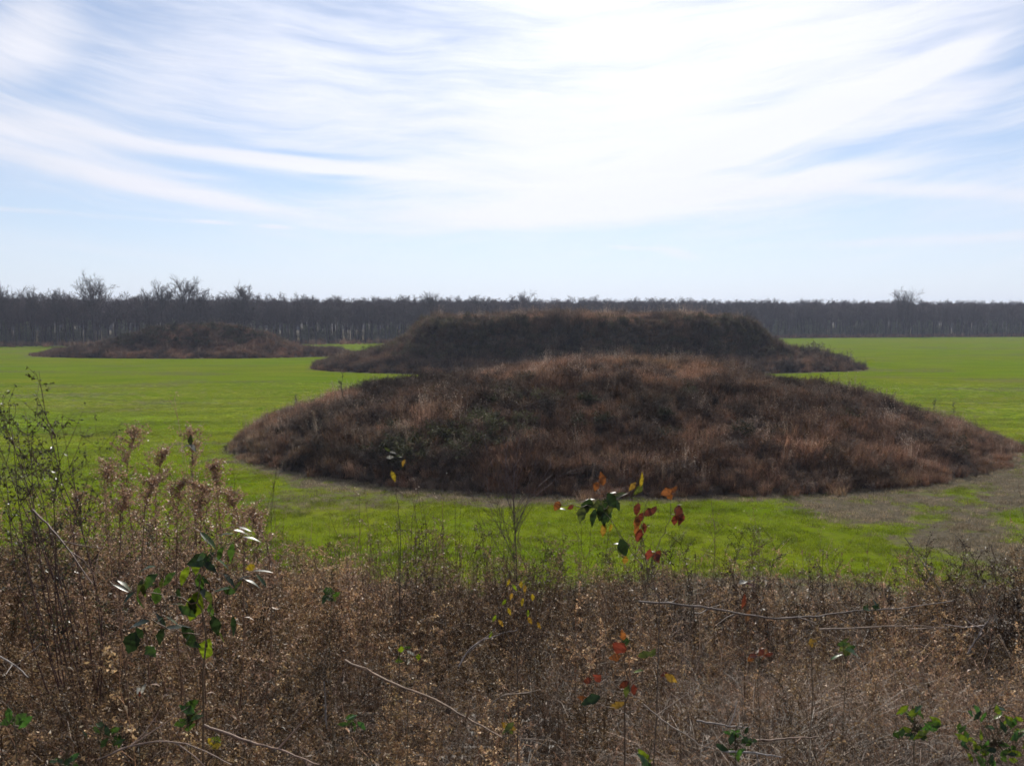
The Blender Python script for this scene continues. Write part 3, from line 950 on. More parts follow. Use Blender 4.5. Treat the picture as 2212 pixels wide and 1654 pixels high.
def sx(x, y):   # bearing: -1 left edge .. 1 right edge of the view
    return x / (.554 * y)


def limit_h(x, y, proto_h):
    """tallest cover that keeps the view over the brush as open as in the photo"""
    s = sx(x, y)
    ang = np.interp(s, [-1.2, -.8, -.55, -.42, -.2, .1, .4, .7, .9, 1.2], [.212, .210, .220, .248, .246, .246, .262, .288, .258, .230])
    ang = np.maximum(ang, np.interp(y, [1.5, 3, 5, 7.5], [.52, .41, .325, .20]) - .045 * sstep(-.4, -.65, s))
    top = CAMZ - ang * y
    nearcap = CAMZ - .52 * y - .12
    top = np.where(y < 2.6, np.minimum(top, np.maximum(nearcap, near_z(x, y) + .25)), top)
    return np.clip((top - near_z(x, y)) / proto_h, .12, 1.6)


tw = lambda lo, hi, c: (lambda r, x, y, n: (r.uniform(lo, hi, n) * (-.25 + 2.4 * fbm(x, y, .55, 7)).clip(.2, 1.7))[:, None] * np.array(c) * (1 + np.array([.05, .03, .07]) * r.normal(size=(n, 1))))
left_m = lambda x, y: sstep(-.15, -.42, sx(x, y) + .25 * (fbm(x, y, 1.5, 8) - .5))
right_m = lambda x, y: sstep(.15, .5, sx(x, y) + .3 * (fbm(x, y, 1.5, 9) - .5))
fg("dry_weeds", src_weed, 6400, 601, lambda x, y: .5 + .5 * left_m(x, y), lambda r, x, y, n: limit_h(x, y, .85) * r.uniform(.45, 1.05, n),
   tw(.22, 1.3, (1.0, .88, .73)), "reddish tan dead weeds with crumbly seed heads massed on the slope", "weeds")
fg("dry_stems", src_up, 3600, 602, lambda x, y: .25 + .75 * np.exp(-((sx(x, y) + .02) / .36) ** 2), lambda r, x, y, n: limit_h(x, y, 1.15) * r.uniform(.5, 1.05, n),
   tw(.35, 1.0, (1.0, .88, .72)), "thin upright dead stems crowding the middle of the slope", "stems", .2)
fg("matted_grass", src_mat, 5600, 603, lambda x, y: (.24 + .66 * right_m(x, y)), lambda r, x, y, n: np.clip(limit_h(x, y, .5), .4, 1.2) * r.uniform(.5, 1.0, n),
   lambda r, x, y, n: tw(.2, .95, (1.0, .90, .78))(r, x, y, n) * (.7 + .3 * right_m(x, y))[:, None], "grey tan matted dead grass flattened over the slope", "grass", .25)
fg("bare_brambles", src_tan, 3000, 604, lambda x, y: .35 + .65 * right_m(x, y), lambda r, x, y, n: limit_h(x, y, .7) * r.uniform(.5, 1.1, n),
   tw(.3, 1.3, (1.03, .90, .78)), "looping bare bramble canes tangled through the dead grass", "brambles", .3)
fg("leaf_litter", src_lit, 5000, 605, lambda x, y: np.ones_like(x), lambda r, x, y, n: r.uniform(.8, 1.4, n),
   tw(.5, 1.3, (1, .97, .95)), "curled brown leaves fallen between the stems on the slope", "leaf litter", .2)
def near(lst):
    def f(x, y):
        m = 0 * x
        for dx, d, w, l in lst:
            c = at(dx, 1200, d).x
            m = np.maximum(m, np.exp(-((x - c) / w) ** 2 - ((y - d) / l) ** 2))
        return m
    return f
fg("grass_tussocks", src_mat + src_weed[3:], 9000, 607, near([(1900, 7.2, .95, .8), (1560, 7.4, .8, .6), (1750, 6.6, .4, .5), (2170, 6.6, .5, .8)]),
   lambda r, x, y, n: limit_h(x, y, .60) * r.uniform(.7, 1.0, n), tw(.15, .5, (.95, .82, .82)), "dark purplish tussocks banked below the green field on the right", "tussocks", .3)
# taller wispy stems standing above the brush line
def tallmask(x, y):
    s = sx(x, y)
    return np.clip(np.exp(-((s + .2) / .24) ** 2) + .10 * np.exp(-((s - .5) / .3) ** 2) + .05, 0, 1) * (y > 4)
fg("tall_wisps", src_up, 520, 606, tallmask, lambda r, x, y, n: limit_h(x, y, 1.15) * r.uniform(1.0, 1.5, n),
   tw(.6, 1.3, (1, .95, .95)), "sparse tall dead wisps rising in front of the green strip", "stems", .14)


# ------------------------------------------------------------------ foreground plants one can single out
def local(base, p):
    return np.array(p) - np.array(base)


def curve(pts, n=10, jit=0, r=None):
    P = np.array([list(p) for p in pts]); m = len(P)
    t = np.linspace(0, m - 1, n); out = []
    for u in t:
        i = min(int(u), m - 2); f = u - i
        p0 = P[max(i - 1, 0)]; p1 = P[i]; p2 = P[i + 1]; p3 = P[min(i + 2, m - 1)]
        out.append(.5 * ((2 * p1) + (-p0 + p2) * f + (2 * p0 - 5 * p1 + 4 * p2 - p3) * f * f + (-p0 + 3 * p1 - 3 * p2 + p3) * f ** 3))
    out = np.array(out)
    if jit: out[1:-1] += r.normal(0, jit, (n - 2, 3))
    return out


def rooted(dx, dy, depth):
    p = at(dx, dy, depth); return Vector((p.x, p.y, float(near_z(p.x, p.y)) - .02))


COL = dict(green=(.045, .085, .012), dark=(.018, .034, .010), lime=(.14, .19, .010), yellow=(.28, .20, .015), orange=(.22, .075, .018), red=(.15, .032, .018),
           rust=(.11, .028, .014), mustard=(.26, .15, .02), olive=(.07, .085, .015), pale=(.38, .36, .30), brown=(.14, .07, .035), blade=(.05, .12, .02))  # pale: seed head white, and leaf glints put into the colour


def leafy(name, label, cat, depth, base_xy, stems, leaves, seed, stemcol=(.13, .08, .05), rad=.003, mat=None, gloss_n=None):
    """stems: lists of photo points (dx, dy[, depth]); leaves: (dx, dy, length_px, width_px, direction_deg, colour, tilt) with px in the 2212 view"""
    r = R(seed)
    base = rooted(base_xy[0], base_xy[1], depth)
    t = thing(name, label, cat, base)
    S = MB()
    dz = lambda p: at(p[0], p[1], p[2] if len(p) > 2 else depth)
    for i, st in enumerate(stems):
        pts = [dz(p) for p in st]
        if i == 0: pts = [Vector(base)] + pts
        c = curve([p - base for p in pts], 4 * len(pts), .004, r)
        S.tube(c, np.linspace(rad * (1.6 if i == 0 else 1), rad * .5, len(c)), stemcol, 5)
    k = 2212 / 1024
    pxm = depth / F / k
    Lf = MB()
    if name == "vine_sprig":
        leaves = leaves + [(r.normal(420, 75), r.normal(1285, 60), r.uniform(26, 48), r.uniform(12, 24), r.uniform(180, 380), ['dark', 'green', 'green', 'olive'][r.randint(4)], r.choice([15, 40, 75, 84])) for _ in range(26)]
    for (dx, dy, Lp, Wp, ang, col, tilt) in leaves:
        dd = depth + r.uniform(-.06, .06)
        p = at(dx, dy, dd) - base
        a = math.radians(ang)
        d = np.array([math.cos(a), r.uniform(-.35, .35), math.sin(a)])
        tl = math.radians(tilt)   # 0: blade faces the viewer, 90: edge-on with its face to the sky
        nrm = np.array([r.normal(0, .2), -math.cos(tl), math.sin(tl)])
        k_ = .84 if 'red_leaved' in name else 1.0
        L = Lp * pxm * k_; Wd = Wp * pxm * k_ * r.uniform(.75, 1.0)
        c = np.array(COL[col]) * r.uniform(.85, 1.15)
        start = np.array(p) - d * L * .5
        Lf.leaf(start, d, nrm, L, Wd, c, r.uniform(.05, .35), r.uniform(.1, .35))
        S.tube([start - d * .008 + r.normal(0, .004, 3), start], [.0009, .0009], stemcol, 3)
    obj("stem", S.mesh("stem", M_twig, True), t)
    obj("leaves", Lf.mesh("leaves", mat or M_leaf, True), t)
    return t


leafy("vine_sprig", "evergreen sprig with broad green and yellow leaves over tan weeds", "sprig", 2.35, (430, 1560),
      [[(440, 1480), (445, 1380), (425, 1290), (450, 1220), (500, 1170), (560, 1150)],
       [(425, 1300), (360, 1290), (300, 1270), (250, 1290)], [(430, 1370), (370, 1360), (320, 1330), (270, 1345)],
       [(450, 1220), (480, 1240), (530, 1245), (580, 1240)], [(430, 1345), (470, 1300), (495, 1270)], [(440, 1230), (455, 1180), (440, 1160)]],
      [(417, 1312, 80, 52, 250, 'lime', 5), (443, 1405, 68, 36, 245, 'lime', 10), (425, 1210, 62, 34, 200, 'dark', 20), (398, 1245, 50, 22, 245, 'lime', 10),
       (425, 1228, 30, 26, 260, 'lime', 10), (336, 1288, 52, 34, 245, 'green', 15), (362, 1250, 60, 20, 220, 'green', 40), (318, 1258, 60, 24, 220, 'green', 40),
       (284, 1388, 50, 40, 250, 'dark', 15), (345, 1378, 58, 30, 240, 'dark', 25), (410, 1372, 56, 26, 300, 'dark', 35), (385, 1352, 60, 24, 5, 'dark', 70),
       (295, 1345, 62, 24, 190, 'dark', 60), (350, 1338, 46, 16, 320, 'dark', 80), (465, 1352, 50, 26, 280, 'dark', 30), (456, 1318, 38, 24, 270, 'green', 60),
       (500, 1192, 46, 16, 262, 'green', 30), (452, 1165, 56, 20, 325, 'green', 84), (490, 1152, 40, 18, 15, 'green', 84), (525, 1148, 40, 18, 345, 'green', 86),
       (545, 1162, 46, 18, 350, 'green', 84), (530, 1140, 34, 14, 350, 'dark', 86), (480, 1215, 46, 18, 320, 'green', 82), (498, 1250, 40, 16, 320, 'dark', 84),
       (528, 1245, 34, 14, 30, 'dark', 84), (548, 1258, 40, 16, 340, 'dark', 86), (566, 1252, 36, 14, 315, 'green', 84), (570, 1232, 44, 14, 355, 'dark', 86),
       (540, 1225, 26, 20, 200, 'yellow', 10), (430, 1260, 52, 26, 265, 'green', 20), (384, 1285, 40, 20, 250, 'dark', 30), (450, 1290, 30, 18, 290, 'olive', 20),
       (262, 1268, 40, 16, 340, 'dark', 84), (275, 1290, 40, 16, 220, 'dark', 60), (300, 1300, 36, 14, 280, 'green', 80), (510, 1268, 40, 14, 230, 'olive', 75)], 701, (.15, .10, .06), .0018)

leafy("red_leaved_sapling", "thin sapling with orange, red and dark green leaves before the green strip", "sapling", 3.1, (1400, 1420),
      [[(1425, 1350), (1400, 1250), (1385, 1150), (1400, 1060)], [(1390, 1230), (1345, 1160), (1300, 1090), (1295, 1030)], [(1300, 1090), (1240, 1090), (1200, 1085)],
       [(1392, 1260), (1420, 1180), (1450, 1110), (1445, 1060)], [(1450, 1110), (1470, 1090), (1462, 1060)], [(1300, 1100), (1360, 1060), (1385, 1030)], [(1395, 1280), (1408, 1210), (1405, 1180)]],
      [(1262, 1100, 40, 22, 230, 'olive', 30), (1296, 1108, 44, 26, 265, 'dark', 15), (1318, 1098, 40, 24, 250, 'olive', 20), (1290, 1088, 38, 24, 200, 'olive', 40), (1334, 1090, 34, 20, 290, 'dark', 25), (1305, 1122, 36, 20, 270, 'dark', 20), (1384, 1118, 34, 22, 250, 'rust', 15), (1392, 1140, 30, 20, 280, 'rust', 20), (1374, 1146, 34, 18, 265, 'orange', 15), (1414, 1100, 26, 18, 60, 'rust', 30), (1420, 1196, 28, 20, 230, 'rust', 20), (1340, 1190, 36, 24, 260, 'olive', 20),
       (1300, 1033, 36, 26, 100, 'orange', 10), (1288, 1050, 26, 18, 250, 'orange', 30), (1268, 1092, 46, 34, 250, 'dark', 15), (1300, 1095, 52, 38, 240, 'dark', 20), (1322, 1080, 48, 32, 300, 'dark', 20),
       (1255, 1112, 44, 26, 260, 'olive', 20), (1282, 1118, 50, 24, 255, 'dark', 30), (1312, 1112, 44, 30, 280, 'dark', 25), (1340, 1068, 36, 22, 30, 'olive', 60), (1275, 1078, 26, 14, 10, 'dark', 86), (1300, 1066, 30, 14, 350, 'dark', 86),
       (1322, 1063, 22, 12, 20, 'dark', 86), (1386, 1035, 40, 13, 80, 'yellow', 20), (1378, 1058, 42, 20, 235, 'olive', 15), (1366, 1050, 30, 16, 230, 'mustard', 20), (1440, 1064, 34, 26, 200, 'orange', 15), (1448, 1072, 20, 18, 300, 'orange', 15),
       (1456, 1056, 24, 16, 45, 'orange', 10), (1203, 1092, 28, 24, 240, 'orange', 10), (1216, 1098, 18, 12, 0, 'dark', 84), (1232, 1094, 20, 16, 210, 'red', 20),
       (1378, 1100, 36, 24, 265, 'rust', 15), (1402, 1108, 34, 26, 200, 'rust', 30), (1376, 1130, 40, 22, 265, 'orange', 10), (1381, 1158, 46, 26, 262, 'red', 8), (1466, 1108, 46, 30, 265, 'rust', 15), (1472, 1122, 34, 26, 250, 'red', 10), (1458, 1124, 32, 20, 265, 'red', 10),
       (1303, 1145, 46, 20, 262, 'mustard', 15), (1320, 1140, 26, 12, 270, 'yellow', 10), (1347, 1182, 50, 36, 290, 'dark', 10), (1332, 1172, 22, 12, 20, 'dark', 86), (1350, 1210, 30, 18, 270, 'mustard', 20), (1402, 1198, 34, 26, 260, 'red', 15), (1418, 1204, 30, 26, 300, 'rust', 20), (1410, 1190, 16, 10, 0, 'rust', 86)], 702, (.16, .12, .09), .0016)

leafy("red_leaved_sprig", "low sprig of red and rusty leaves at the bottom of the picture", "sprig", 2.15, (1350, 1620),
      [[(1350, 1560), (1355, 1480), (1345, 1400), (1340, 1360)], [(1352, 1490), (1310, 1475), (1270, 1470)], [(1352, 1480), (1400, 1465), (1460, 1462)], [(1350, 1540), (1300, 1520), (1260, 1510)]],
      [(1338, 1402, 44, 40, 240, 'red', 15), (1328, 1418, 34, 22, 190, 'orange', 25), (1352, 1410, 26, 20, 300, 'dark', 84), (1290, 1466, 34, 32, 240, 'red', 20), (1268, 1468, 26, 20, 200, 'rust', 30), (1370, 1490, 42, 26, 285, 'red', 10), (1345, 1478, 40, 22, 220, 'rust', 30),
       (1354, 1492, 36, 22, 260, 'olive', 30), (1276, 1512, 56, 34, 200, 'dark', 30), (1258, 1506, 30, 22, 160, 'orange', 25), (1335, 1520, 50, 24, 20, 'mustard', 40), (1450, 1464, 40, 24, 330, 'mustard', 25), (1436, 1458, 26, 20, 200, 'rust', 30), (1394, 1412, 40, 24, 20, 'olive', 30), (1410, 1408, 26, 20, 60, 'olive', 20),
       (1345, 1370, 30, 20, 100, 'orange', 20), (1352, 1385, 30, 26, 280, 'dark', 20), (1380, 1448, 30, 16, 20, 'lime', 80)], 703, (.14, .09, .06), .0014)

rr_ = R(704)
yl = [(1098, 1258), (1112, 1268), (1104, 1288), (1126, 1262), (1088, 1300), (1134, 1272), (1128, 1300), (1140, 1325), (1145, 1340), (1100, 1320), (1068, 1335), (1082, 1345), (1150, 1290), (1060, 1370), (1165, 1350)]
leafy("yellow_leaved_shoot", "slender shoot dotted with small yellow leaves in the middle of the slope", "shoot", 2.9, (1120, 1560),
      [[(1118, 1450), (1115, 1350), (1105, 1250)], [(1118, 1400), (1135, 1330), (1130, 1260)], [(1118, 1420), (1090, 1350), (1085, 1290)], [(1118, 1440), (1150, 1380), (1152, 1290)]],
      [(x, y, 20, 9, rr_.uniform(230, 310), ['yellow', 'lime', 'mustard'][i % 3], 10) for i, (x, y) in enumerate(yl)], 704, (.10, .07, .05), .0016)

# leafy shrub on the left edge
def shoot_shrub(name, label, base, tops, seed, col, leaf, rad=.006):
    r = R(seed); t = thing(name, label, "shrub", base); S = MB(); A = []; B = []
    for tp in tops:
        e = np.array(tp - base); m = e * .5 + np.array([r.normal(0, .05), r.normal(0, .05), .03])
        c = curve([np.zeros(3), m, e], 10, .008, r)
        S.tube(c, np.linspace(rad * .75, rad * .25, 10), col, 5)
        for j in range(16):
            f = r.randint(4, 10); q = c[f]; d = unit(r, 1)[0] * np.array([1, .7, .5]) + np.array([0, 0, .9]); b = q + d * r.uniform(.05, .17)
            S.tube([q, (q + b) / 2 + r.normal(0, .006, 3), b], [rad * .3, rad * .24, rad * .16], col, 3); A.append(q); B.append(b)
            for u in range(2):
                q2 = q + (b - q) * r.uniform(.4, 1); b2 = q2 + (unit(r, 1)[0] + np.array([0, 0, .5])) * .06
                S.tube([q2, b2], [rad * .18, rad * .12], col, 3); A.append(q2); B.append(b2)
    obj("stem", S.mesh("stem", M_twig), t)
    A = np.array(A); B = np.array(B); n, ls, lc = leaf; Lf = MB()
    k = r.randint(0, len(A), n); P = A[k] + (B[k] - A[k]) * r.uniform(.1, 1.1, (n, 1))
    Lf.kites(P, unit(r, n) + np.array([0, 0, -.3]), unit(r, n), ls * r.uniform(.5, 1.4, n), ls * .5, np.array(lc)[None] * r.uniform(.4, 1.6, (n, 1)), .2)
    obj("leaves", Lf.mesh("leaves", M_leaf), t)
    return t
D1 = 4.2
shoot_shrub("leafy_shrub", "tall dark shrub with small olive leaves at the left frame edge", rooted(190, 1240, D1),
            [at(*p, D1 + q) for p, q in (((98, 890), 0), ((60, 940), .2), ((20, 915), -.1), ((5, 1000), .1), ((120, 940), -.2), ((45, 980), .3), ((150, 1010), .1), ((80, 1030), -.2), ((30, 960), .1), ((110, 990), .15), ((-10, 940), 0), ((60, 1060), .1), ((10, 1080), .2))], 711, (.10, .055, .045), (1700, .019, (.06, .058, .026)))
shoot_shrub("leafy_shrub", "sparse twiggy shrub right of the tall dark one on the left", rooted(300, 1260, 4.6),
            [at(*p, 4.6) for p in ((262, 960 + 25), (215, 970), (200, 1040), (240, 1060))], 712, (.09, .06, .05), (170, .018, (.06, .06, .025)), .0035)

# plumed weeds
def plume_weed(label, tip, base_xy, depth, seed, droop):
    r = R(seed); base = rooted(base_xy[0], base_xy[1], depth)
    t = thing("plumed_weed", label, "weed", base, "plumed weeds rising on the left of the slope")
    e = at(tip[0], tip[1], depth) - base
    m1 = e * .45; m1.x += -droop * .06; m2 = e * .85; m2.x -= droop * .05; m2.z += .01
    c = curve([Vector((0, 0, 0)), m1, m2, e], 14, .003, r)
    S = MB(); S.tube(c, np.linspace(.0042, .0012, 14), (.20, .12, .08), 5)
    A = []; B = []
    for j in range(52):
        f = 4 + 9.9 * r.uniform(0, 1) ** .8; i = int(f); q = c[i] + (c[min(i + 1, 13)] - c[i]) * (f - i)
        L = .15 * (1.15 - (f - 4) / 10.5) * r.uniform(.5, 1.2) + .015
        d = unit(r, 1)[0] * np.array([1, 1, .3]) + np.array([0, 0, .7])
        S.tube([q, q + d * L * .5 + np.array([0, 0, .005]), q + d * L], [.0011, .0009, .0006], (.22, .14, .09), 3); A.append(q); B.append(q + d * L)
    obj("stem", S.mesh("stem", M_twig), t)
    A = np.array(A); B = np.array(B); n = 1700; k = r.randint(0, len(A), n)
    P = A[k] + (B[k] - A[k]) * r.uniform(.05, 1.1, (n, 1)) + r.normal(0, .005, (n, 3)); Pm = MB()
    Pm.kites(P, unit(r, n), unit(r, n), .010 * r.uniform(.5, 1.5, n), .006, np.array([.38, .24, .15])[None] * r.uniform(.5, 1.6, (n, 1)), .3)
    obj("plume", Pm.mesh("plume", M_dleaf), t)
    low = 26; Lf = MB(); q = c[r.randint(1, 10, low)]
    Lf.kites(q, unit(r, low) * np.array([1, 1, .3]) + np.array([0, 0, -.4]), unit(r, low), r.uniform(.03, .06, low), .010, np.array([.24, .14, .09])[None] * r.uniform(.5, 1.4, (low, 1)))
    obj("leaves", Lf.mesh("leaves", M_dleaf), t)
for i, (lb, tip, bs, dp, dr) in enumerate([
        ("plumed dead weed whose bent tip reaches highest left of the white flecked one", (292, 938), (420, 1250), 4.0, 1.5),
        ("tallest plumed dead weed with a white fleck near its tip", (412, 940), (440, 1250), 3.9, 0),
        ("plumed dead weed leaning left below the highest bent tip", (236, 1012), (330, 1250), 4.1, 1),
        ("plumed dead weed just right of the white flecked one", (462, 1010), (460, 1250), 4.2, -.5),
        ("short plumed dead weed between the bent and the white flecked ones", (352, 985), (390, 1260), 4.3, 1),
        ("plumed dead weed at the right of the plumed group, over the green strip", (500, 1075), (480, 1270), 3.9, -1),
        ("reddish plumed dead weed low in the middle of the plumed group", (390, 1050), (400, 1280), 3.8, .5),
        ("plumed dead weed with a ragged top left of the reddish low one", (330, 1040), (360, 1290), 3.7, 1),
        ("plumed dead weed leaning right, lowest at the right of the plumed group", (548, 1120), (500, 1290), 3.6, -1.5),
        ("broad plumed dead weed directly under the white flecked one", (438, 1060), (450, 1290), 3.6, .3),
        ("plumed dead weed between the leaning left one and the twiggy shrub", (270, 1075), (300, 1290), 3.9, .8),
        ("small plumed dead weed over the left end of the shrubs", (170, 1075), (250, 1290), 4.4, 1)]):
    plume_weed(lb, tip, bs, dp, 720 + i, dr)

leafy("white_flecked_sprig", "few leaves painted pale as glints at the tip of the tallest plumed weed", "sprig", 3.88, (425, 1260), [[(418, 1100), (410, 985)]],
      [(405, 962, 24, 14, 20, 'pale', 75), (418, 966, 20, 16, 330, 'pale', 70), (412, 950, 26, 12, 100, 'olive', 30)], 731, (.2, .15, .1), .0014)
leafy("slender_stalk", "slender stalk with leaf glints painted pale before the nearest mound's face", "stalk", 4.4, (860, 1260),
      [[(862, 1180), (858, 1080), (848, 1000), (838, 970)], [(848, 1000), (870, 995)]],
      [(838, 970, 18, 7, 330, 'olive', 40), (850, 977, 18, 6, 345, 'pale', 40), (842, 986, 16, 9, 10, 'pale', 30), (862, 984, 14, 6, 0, 'olive', 50), (850, 1028, 26, 14, 290, 'yellow', 10), (872, 1000, 18, 10, 250, 'mustard', 20)], 732, (.08, .06, .05), .0014)
leafy("seed_stalk", "brown stalk topped by one bright white speck right of centre", "stalk", 4.6, (1612, 1400),
      [[(1612, 1340), (1608, 1290), (1606, 1260)], [(1610, 1300), (1630, 1265)]],
      [(1605, 1256, 20, 17, 20, 'pale', 60), (1622, 1262, 26, 9, 350, 'rust', 60), (1608, 1300, 40, 14, 270, 'rust', 20), (1616, 1330, 34, 12, 260, 'brown', 20)], 733, (.16, .09, .05), .002)

# bare sapling in front of the nearest mound
def bare_sapling():
    r = R(741); D = 8.2; base = rooted(1115, 1250, D); t = thing("bare_sapling", "purple grey bare sapling fanning out before the nearest mound's face", "sapling", base)
    S = MB(); K = MB(); top = at(1108, 1050, D) - base
    c = curve([Vector((0, 0, 0)), top * .5 + Vector((.02, 0, 0)), top], 8)
    S.tube(c, np.linspace(.0075, .0045, 8), (.13, .095, .085), 6)
    for i in range(26):
        a = math.radians(np.clip(r.normal(0, 24), -48, 48)); f = r.uniform(.5, 1); p = np.array(top) * f; L = r.uniform(.25, 1.05) * (1 - .25 * abs(math.sin(a)))
        d = np.array([math.sin(a), r.normal(0, .35), math.cos(a)]); pts = [p]
        for j in range(6):
            d = d + r.normal(0, .08, 3) + np.array([0, 0, .03]); d /= np.linalg.norm(d); pts.append(pts[-1] + d * L / 6)
        K.tube(pts, np.linspace(.0032, .0012, 7), np.array([.12, .088, .085]) * r.uniform(.7, 1.4), 3)
        for j in range(7):
            q = pts[r.randint(2, 7)]; e = q + (d + unit(r, 1)[0] * .6) * r.uniform(.08, .25); K.tube([q, (q + e) / 2 + r.normal(0, .008, 3), e], [.0020, .0017, .0012], np.array([.13, .098, .092]) * r.uniform(.7, 1.4), 3)
    obj("trunk", S.mesh("trunk", M_bark), t); obj("crown", K.mesh("crown", M_bark), t)
bare_sapling()
for i, (dx, dy, dp, h, lb) in enumerate([(1552, 1330, 6.5, 1.45, "dry brown stalk standing before the green strip right of the red leaves"), (1640, 1340, 7, 1.2, "thin dry stalk right of the taller brown one before the green strip"),
                                     (960, 1300, 6.8, 1.35, "dry forked stalk standing left of the bare sapling"), (890, 1300, 6.2, 1.3, "thin dark stalk before the green strip below the mound's left end"),
                                     (2010, 1330, 6.0, 1.1, "leaning dead stalk before the worn ground on the right")]):
    stalk("dry_stalk", lb, rooted(dx, dy, dp), h, 750 + i, (.13, .09, .07), 9, .2, (50, .014, (.28, .19, .13)), "dry stalks standing above the brush", .004, "stalk", 2)


def branch(label, pts, depth, rad, col, seed, twigs=3, lift=0):
    r = R(seed)
    P = [at(p[0], p[1], p[2] if len(p) > 2 else depth) for p in pts]
    base = P[0].copy(); c = curve([p - base for p in P], 4 * len(P), rad * .22, r)
    S = MB(); S.tube(c, np.linspace(rad * .7, rad * .28, len(c)), np.array(col)[None] * .72 * (1 + .25 * r.normal(size=(len(c), 1))).clip(.5, 1.5), 6)
    t = thing("fallen_branch", label, "branch", base, "fallen branches and canes lying on the brush")
    obj("limb", S.mesh("limb", M_twig, True), t)
    if twigs:
        K = MB()
        for i in range(twigs):
            q = c[r.randint(3, len(c) - 1)]; d = unit(r, 1)[0] * np.array([1, .6, .7]) ; e = q + d * r.uniform(.05, .16)
            K = MB(); K.tube([q, (q + e) / 2 + r.normal(0, .006, 3), e], [rad * .45, rad * .35, rad * .2], np.array(col) * .9, 4)
            obj("twig", K.mesh("twig", M_twig, True), t)
branch("long brown branch slanting down right across the middle bottom", [(745, 1425, 2.6), (850, 1475, 2.5), (930, 1505, 2.4), (1010, 1550, 2.3), (1085, 1592, 2.2)], 2.4, .0062, (.30, .19, .12), 801, 4)
branch("pale twig beside the lower end of the long brown branch", [(1060, 1520, 2.4), (1090, 1500, 2.4), (1140, 1495, 2.4)], 2.3, .003, (.36, .27, .2), 802, 2)
branch("grey arching cane above the long brown branch", [(990, 1440, 2.8), (1015, 1400, 2.85), (1060, 1375, 2.9), (1120, 1358, 2.9)], 2.8, .0042, (.32, .26, .23), 803, 2)
branch("reddish branch crossing the bottom left corner area rightwards", [(440, 1565, 1.95), (540, 1600, 1.95), (600, 1618, 1.9), (690, 1650, 1.85)], 1.9, .005, (.34, .22, .16), 804, 4)
branch("pale bent cane along the bottom edge at the left", [(210, 1640, 1.85), (300, 1605, 1.85), (400, 1605, 1.85), (500, 1650, 1.8)], 1.85, .0036, (.36, .25, .19), 805, 3)
branch("short grey cane at the left frame edge", [(-20, 1405, 2.5), (30, 1435, 2.45), (62, 1462, 2.4)], 2.4, .004, (.34, .29, .26), 806, 2)
branch("brown cane of the left shrub bending down to the right", [(70, 1100, 3.3), (110, 1140, 3.2), (150, 1190, 3.1), (200, 1260, 3.0)], 3.1, .0055, (.17, .10, .08), 807, 3)
branch("long grey branch lying across the right slope", [(1380, 1298, 4.6), (1480, 1306, 4.5), (1570, 1318, 4.5), (1660, 1334, 4.4), (1760, 1330, 4.4), (1850, 1318, 4.4), (1950, 1312, 4.4), (2060, 1296, 4.5)], 4.5, .009, (.27, .21, .17), 808, 6)
branch("pale cane just below the long grey branch on the right", [(1770, 1358, 3.9), (1850, 1356, 3.9), (1950, 1350, 3.9), (2050, 1356, 3.9)], 3.9, .0065, (.40, .29, .21), 809, 3)
branch("pale orange stick near the bottom right centre", [(1625, 1598, 2.1), (1700, 1594, 2.1), (1770, 1590, 2.1)], 2.1, .0042, (.40, .26, .18), 810, 1)
branch("short white grey stick left of the orange one", [(1505, 1555, 2.2), (1570, 1566, 2.2), (1620, 1570, 2.2)], 2.2, .004, (.42, .35, .30), 811, 1)
branch("pale stick on the ground below the orange one", [(1560, 1620, 2.0), (1640, 1626, 2.0), (1690, 1634, 2.0)], 2.0, .004, (.46, .40, .36), 812, 1)
branch("curved pale cane arching beside the low red leaves", [(1390, 1520, 2.2), (1440, 1560, 2.15), (1490, 1590, 2.1), (1530, 1620, 2.1)], 2.1, .003, (.40, .31, .24), 813, 2)
branch("thin leaning cane on the far right of the slope", [(1955, 1160, 5.6), (2000, 1225, 5.4), (2040, 1290, 5.2)], 5.4, .005, (.14, .11, .09), 814, 3)
branch("upright forked stick under the pale cane on the right", [(2090, 1410, 3.4), (2115, 1370, 3.4), (2140, 1330, 3.4)], 3.4, .005, (.38, .31, .27), 815, 3)
branch("vertical pale stick among the weeds left of the long brown branch", [(700, 1520, 2.3), (706, 1570, 2.3), (700, 1470, 2.3)][::-1], 2.3, .003, (.45, .38, .33), 816, 0)

def sprig(label, dx, dy, depth, cols, seed, n=7, size=30, spread=35):
    r = R(seed); lv = []; st = [[(dx, dy + 25), (dx + r.uniform(-8, 8), dy - 10)]]
    for i in range(n):
        a = r.uniform(0, 6.28); q = spread * math.sqrt(r.uniform(.05, 1))
        x, y = dx + q * math.cos(a), dy + .75 * q * math.sin(a)
        lv.append((x, y, size * r.uniform(.7, 1.3), size * r.uniform(.4, .65), r.uniform(0, 360), cols[r.randint(len(cols))], r.choice([15, 30, 50, 84])))
        if i % 2 == 0: st.append([(dx, dy + 15), ((dx + x) / 2, (dy + y) / 2), (x, y)])
    leafy("green_sprig", label, "sprig", depth, (dx, dy + 60), st, lv, seed, (.12, .09, .05), .0011)
G = ['green', 'dark', 'blade', 'lime']
sprig("big leafy green bramble in the bottom right corner", 2150, 1590, 1.95, G, 901, 60, 26, 85)
sprig("bright green leaves left of the corner bramble", 1975, 1560, 2.1, G, 902, 26, 28, 50)
sprig("small green sprig at the bottom under the pale sticks", 1590, 1600, 2.0, ['green', 'dark', 'blade'], 903, 16, 26, 40)
sprig("single bright green leaf pair on the bottom edge", 1405, 1648, 1.9, ['blade', 'lime'], 904, 4, 46, 16)
sprig("green leaves at the lower left frame edge", 35, 1555, 2.1, ['blade', 'green'], 905, 5, 40, 22)
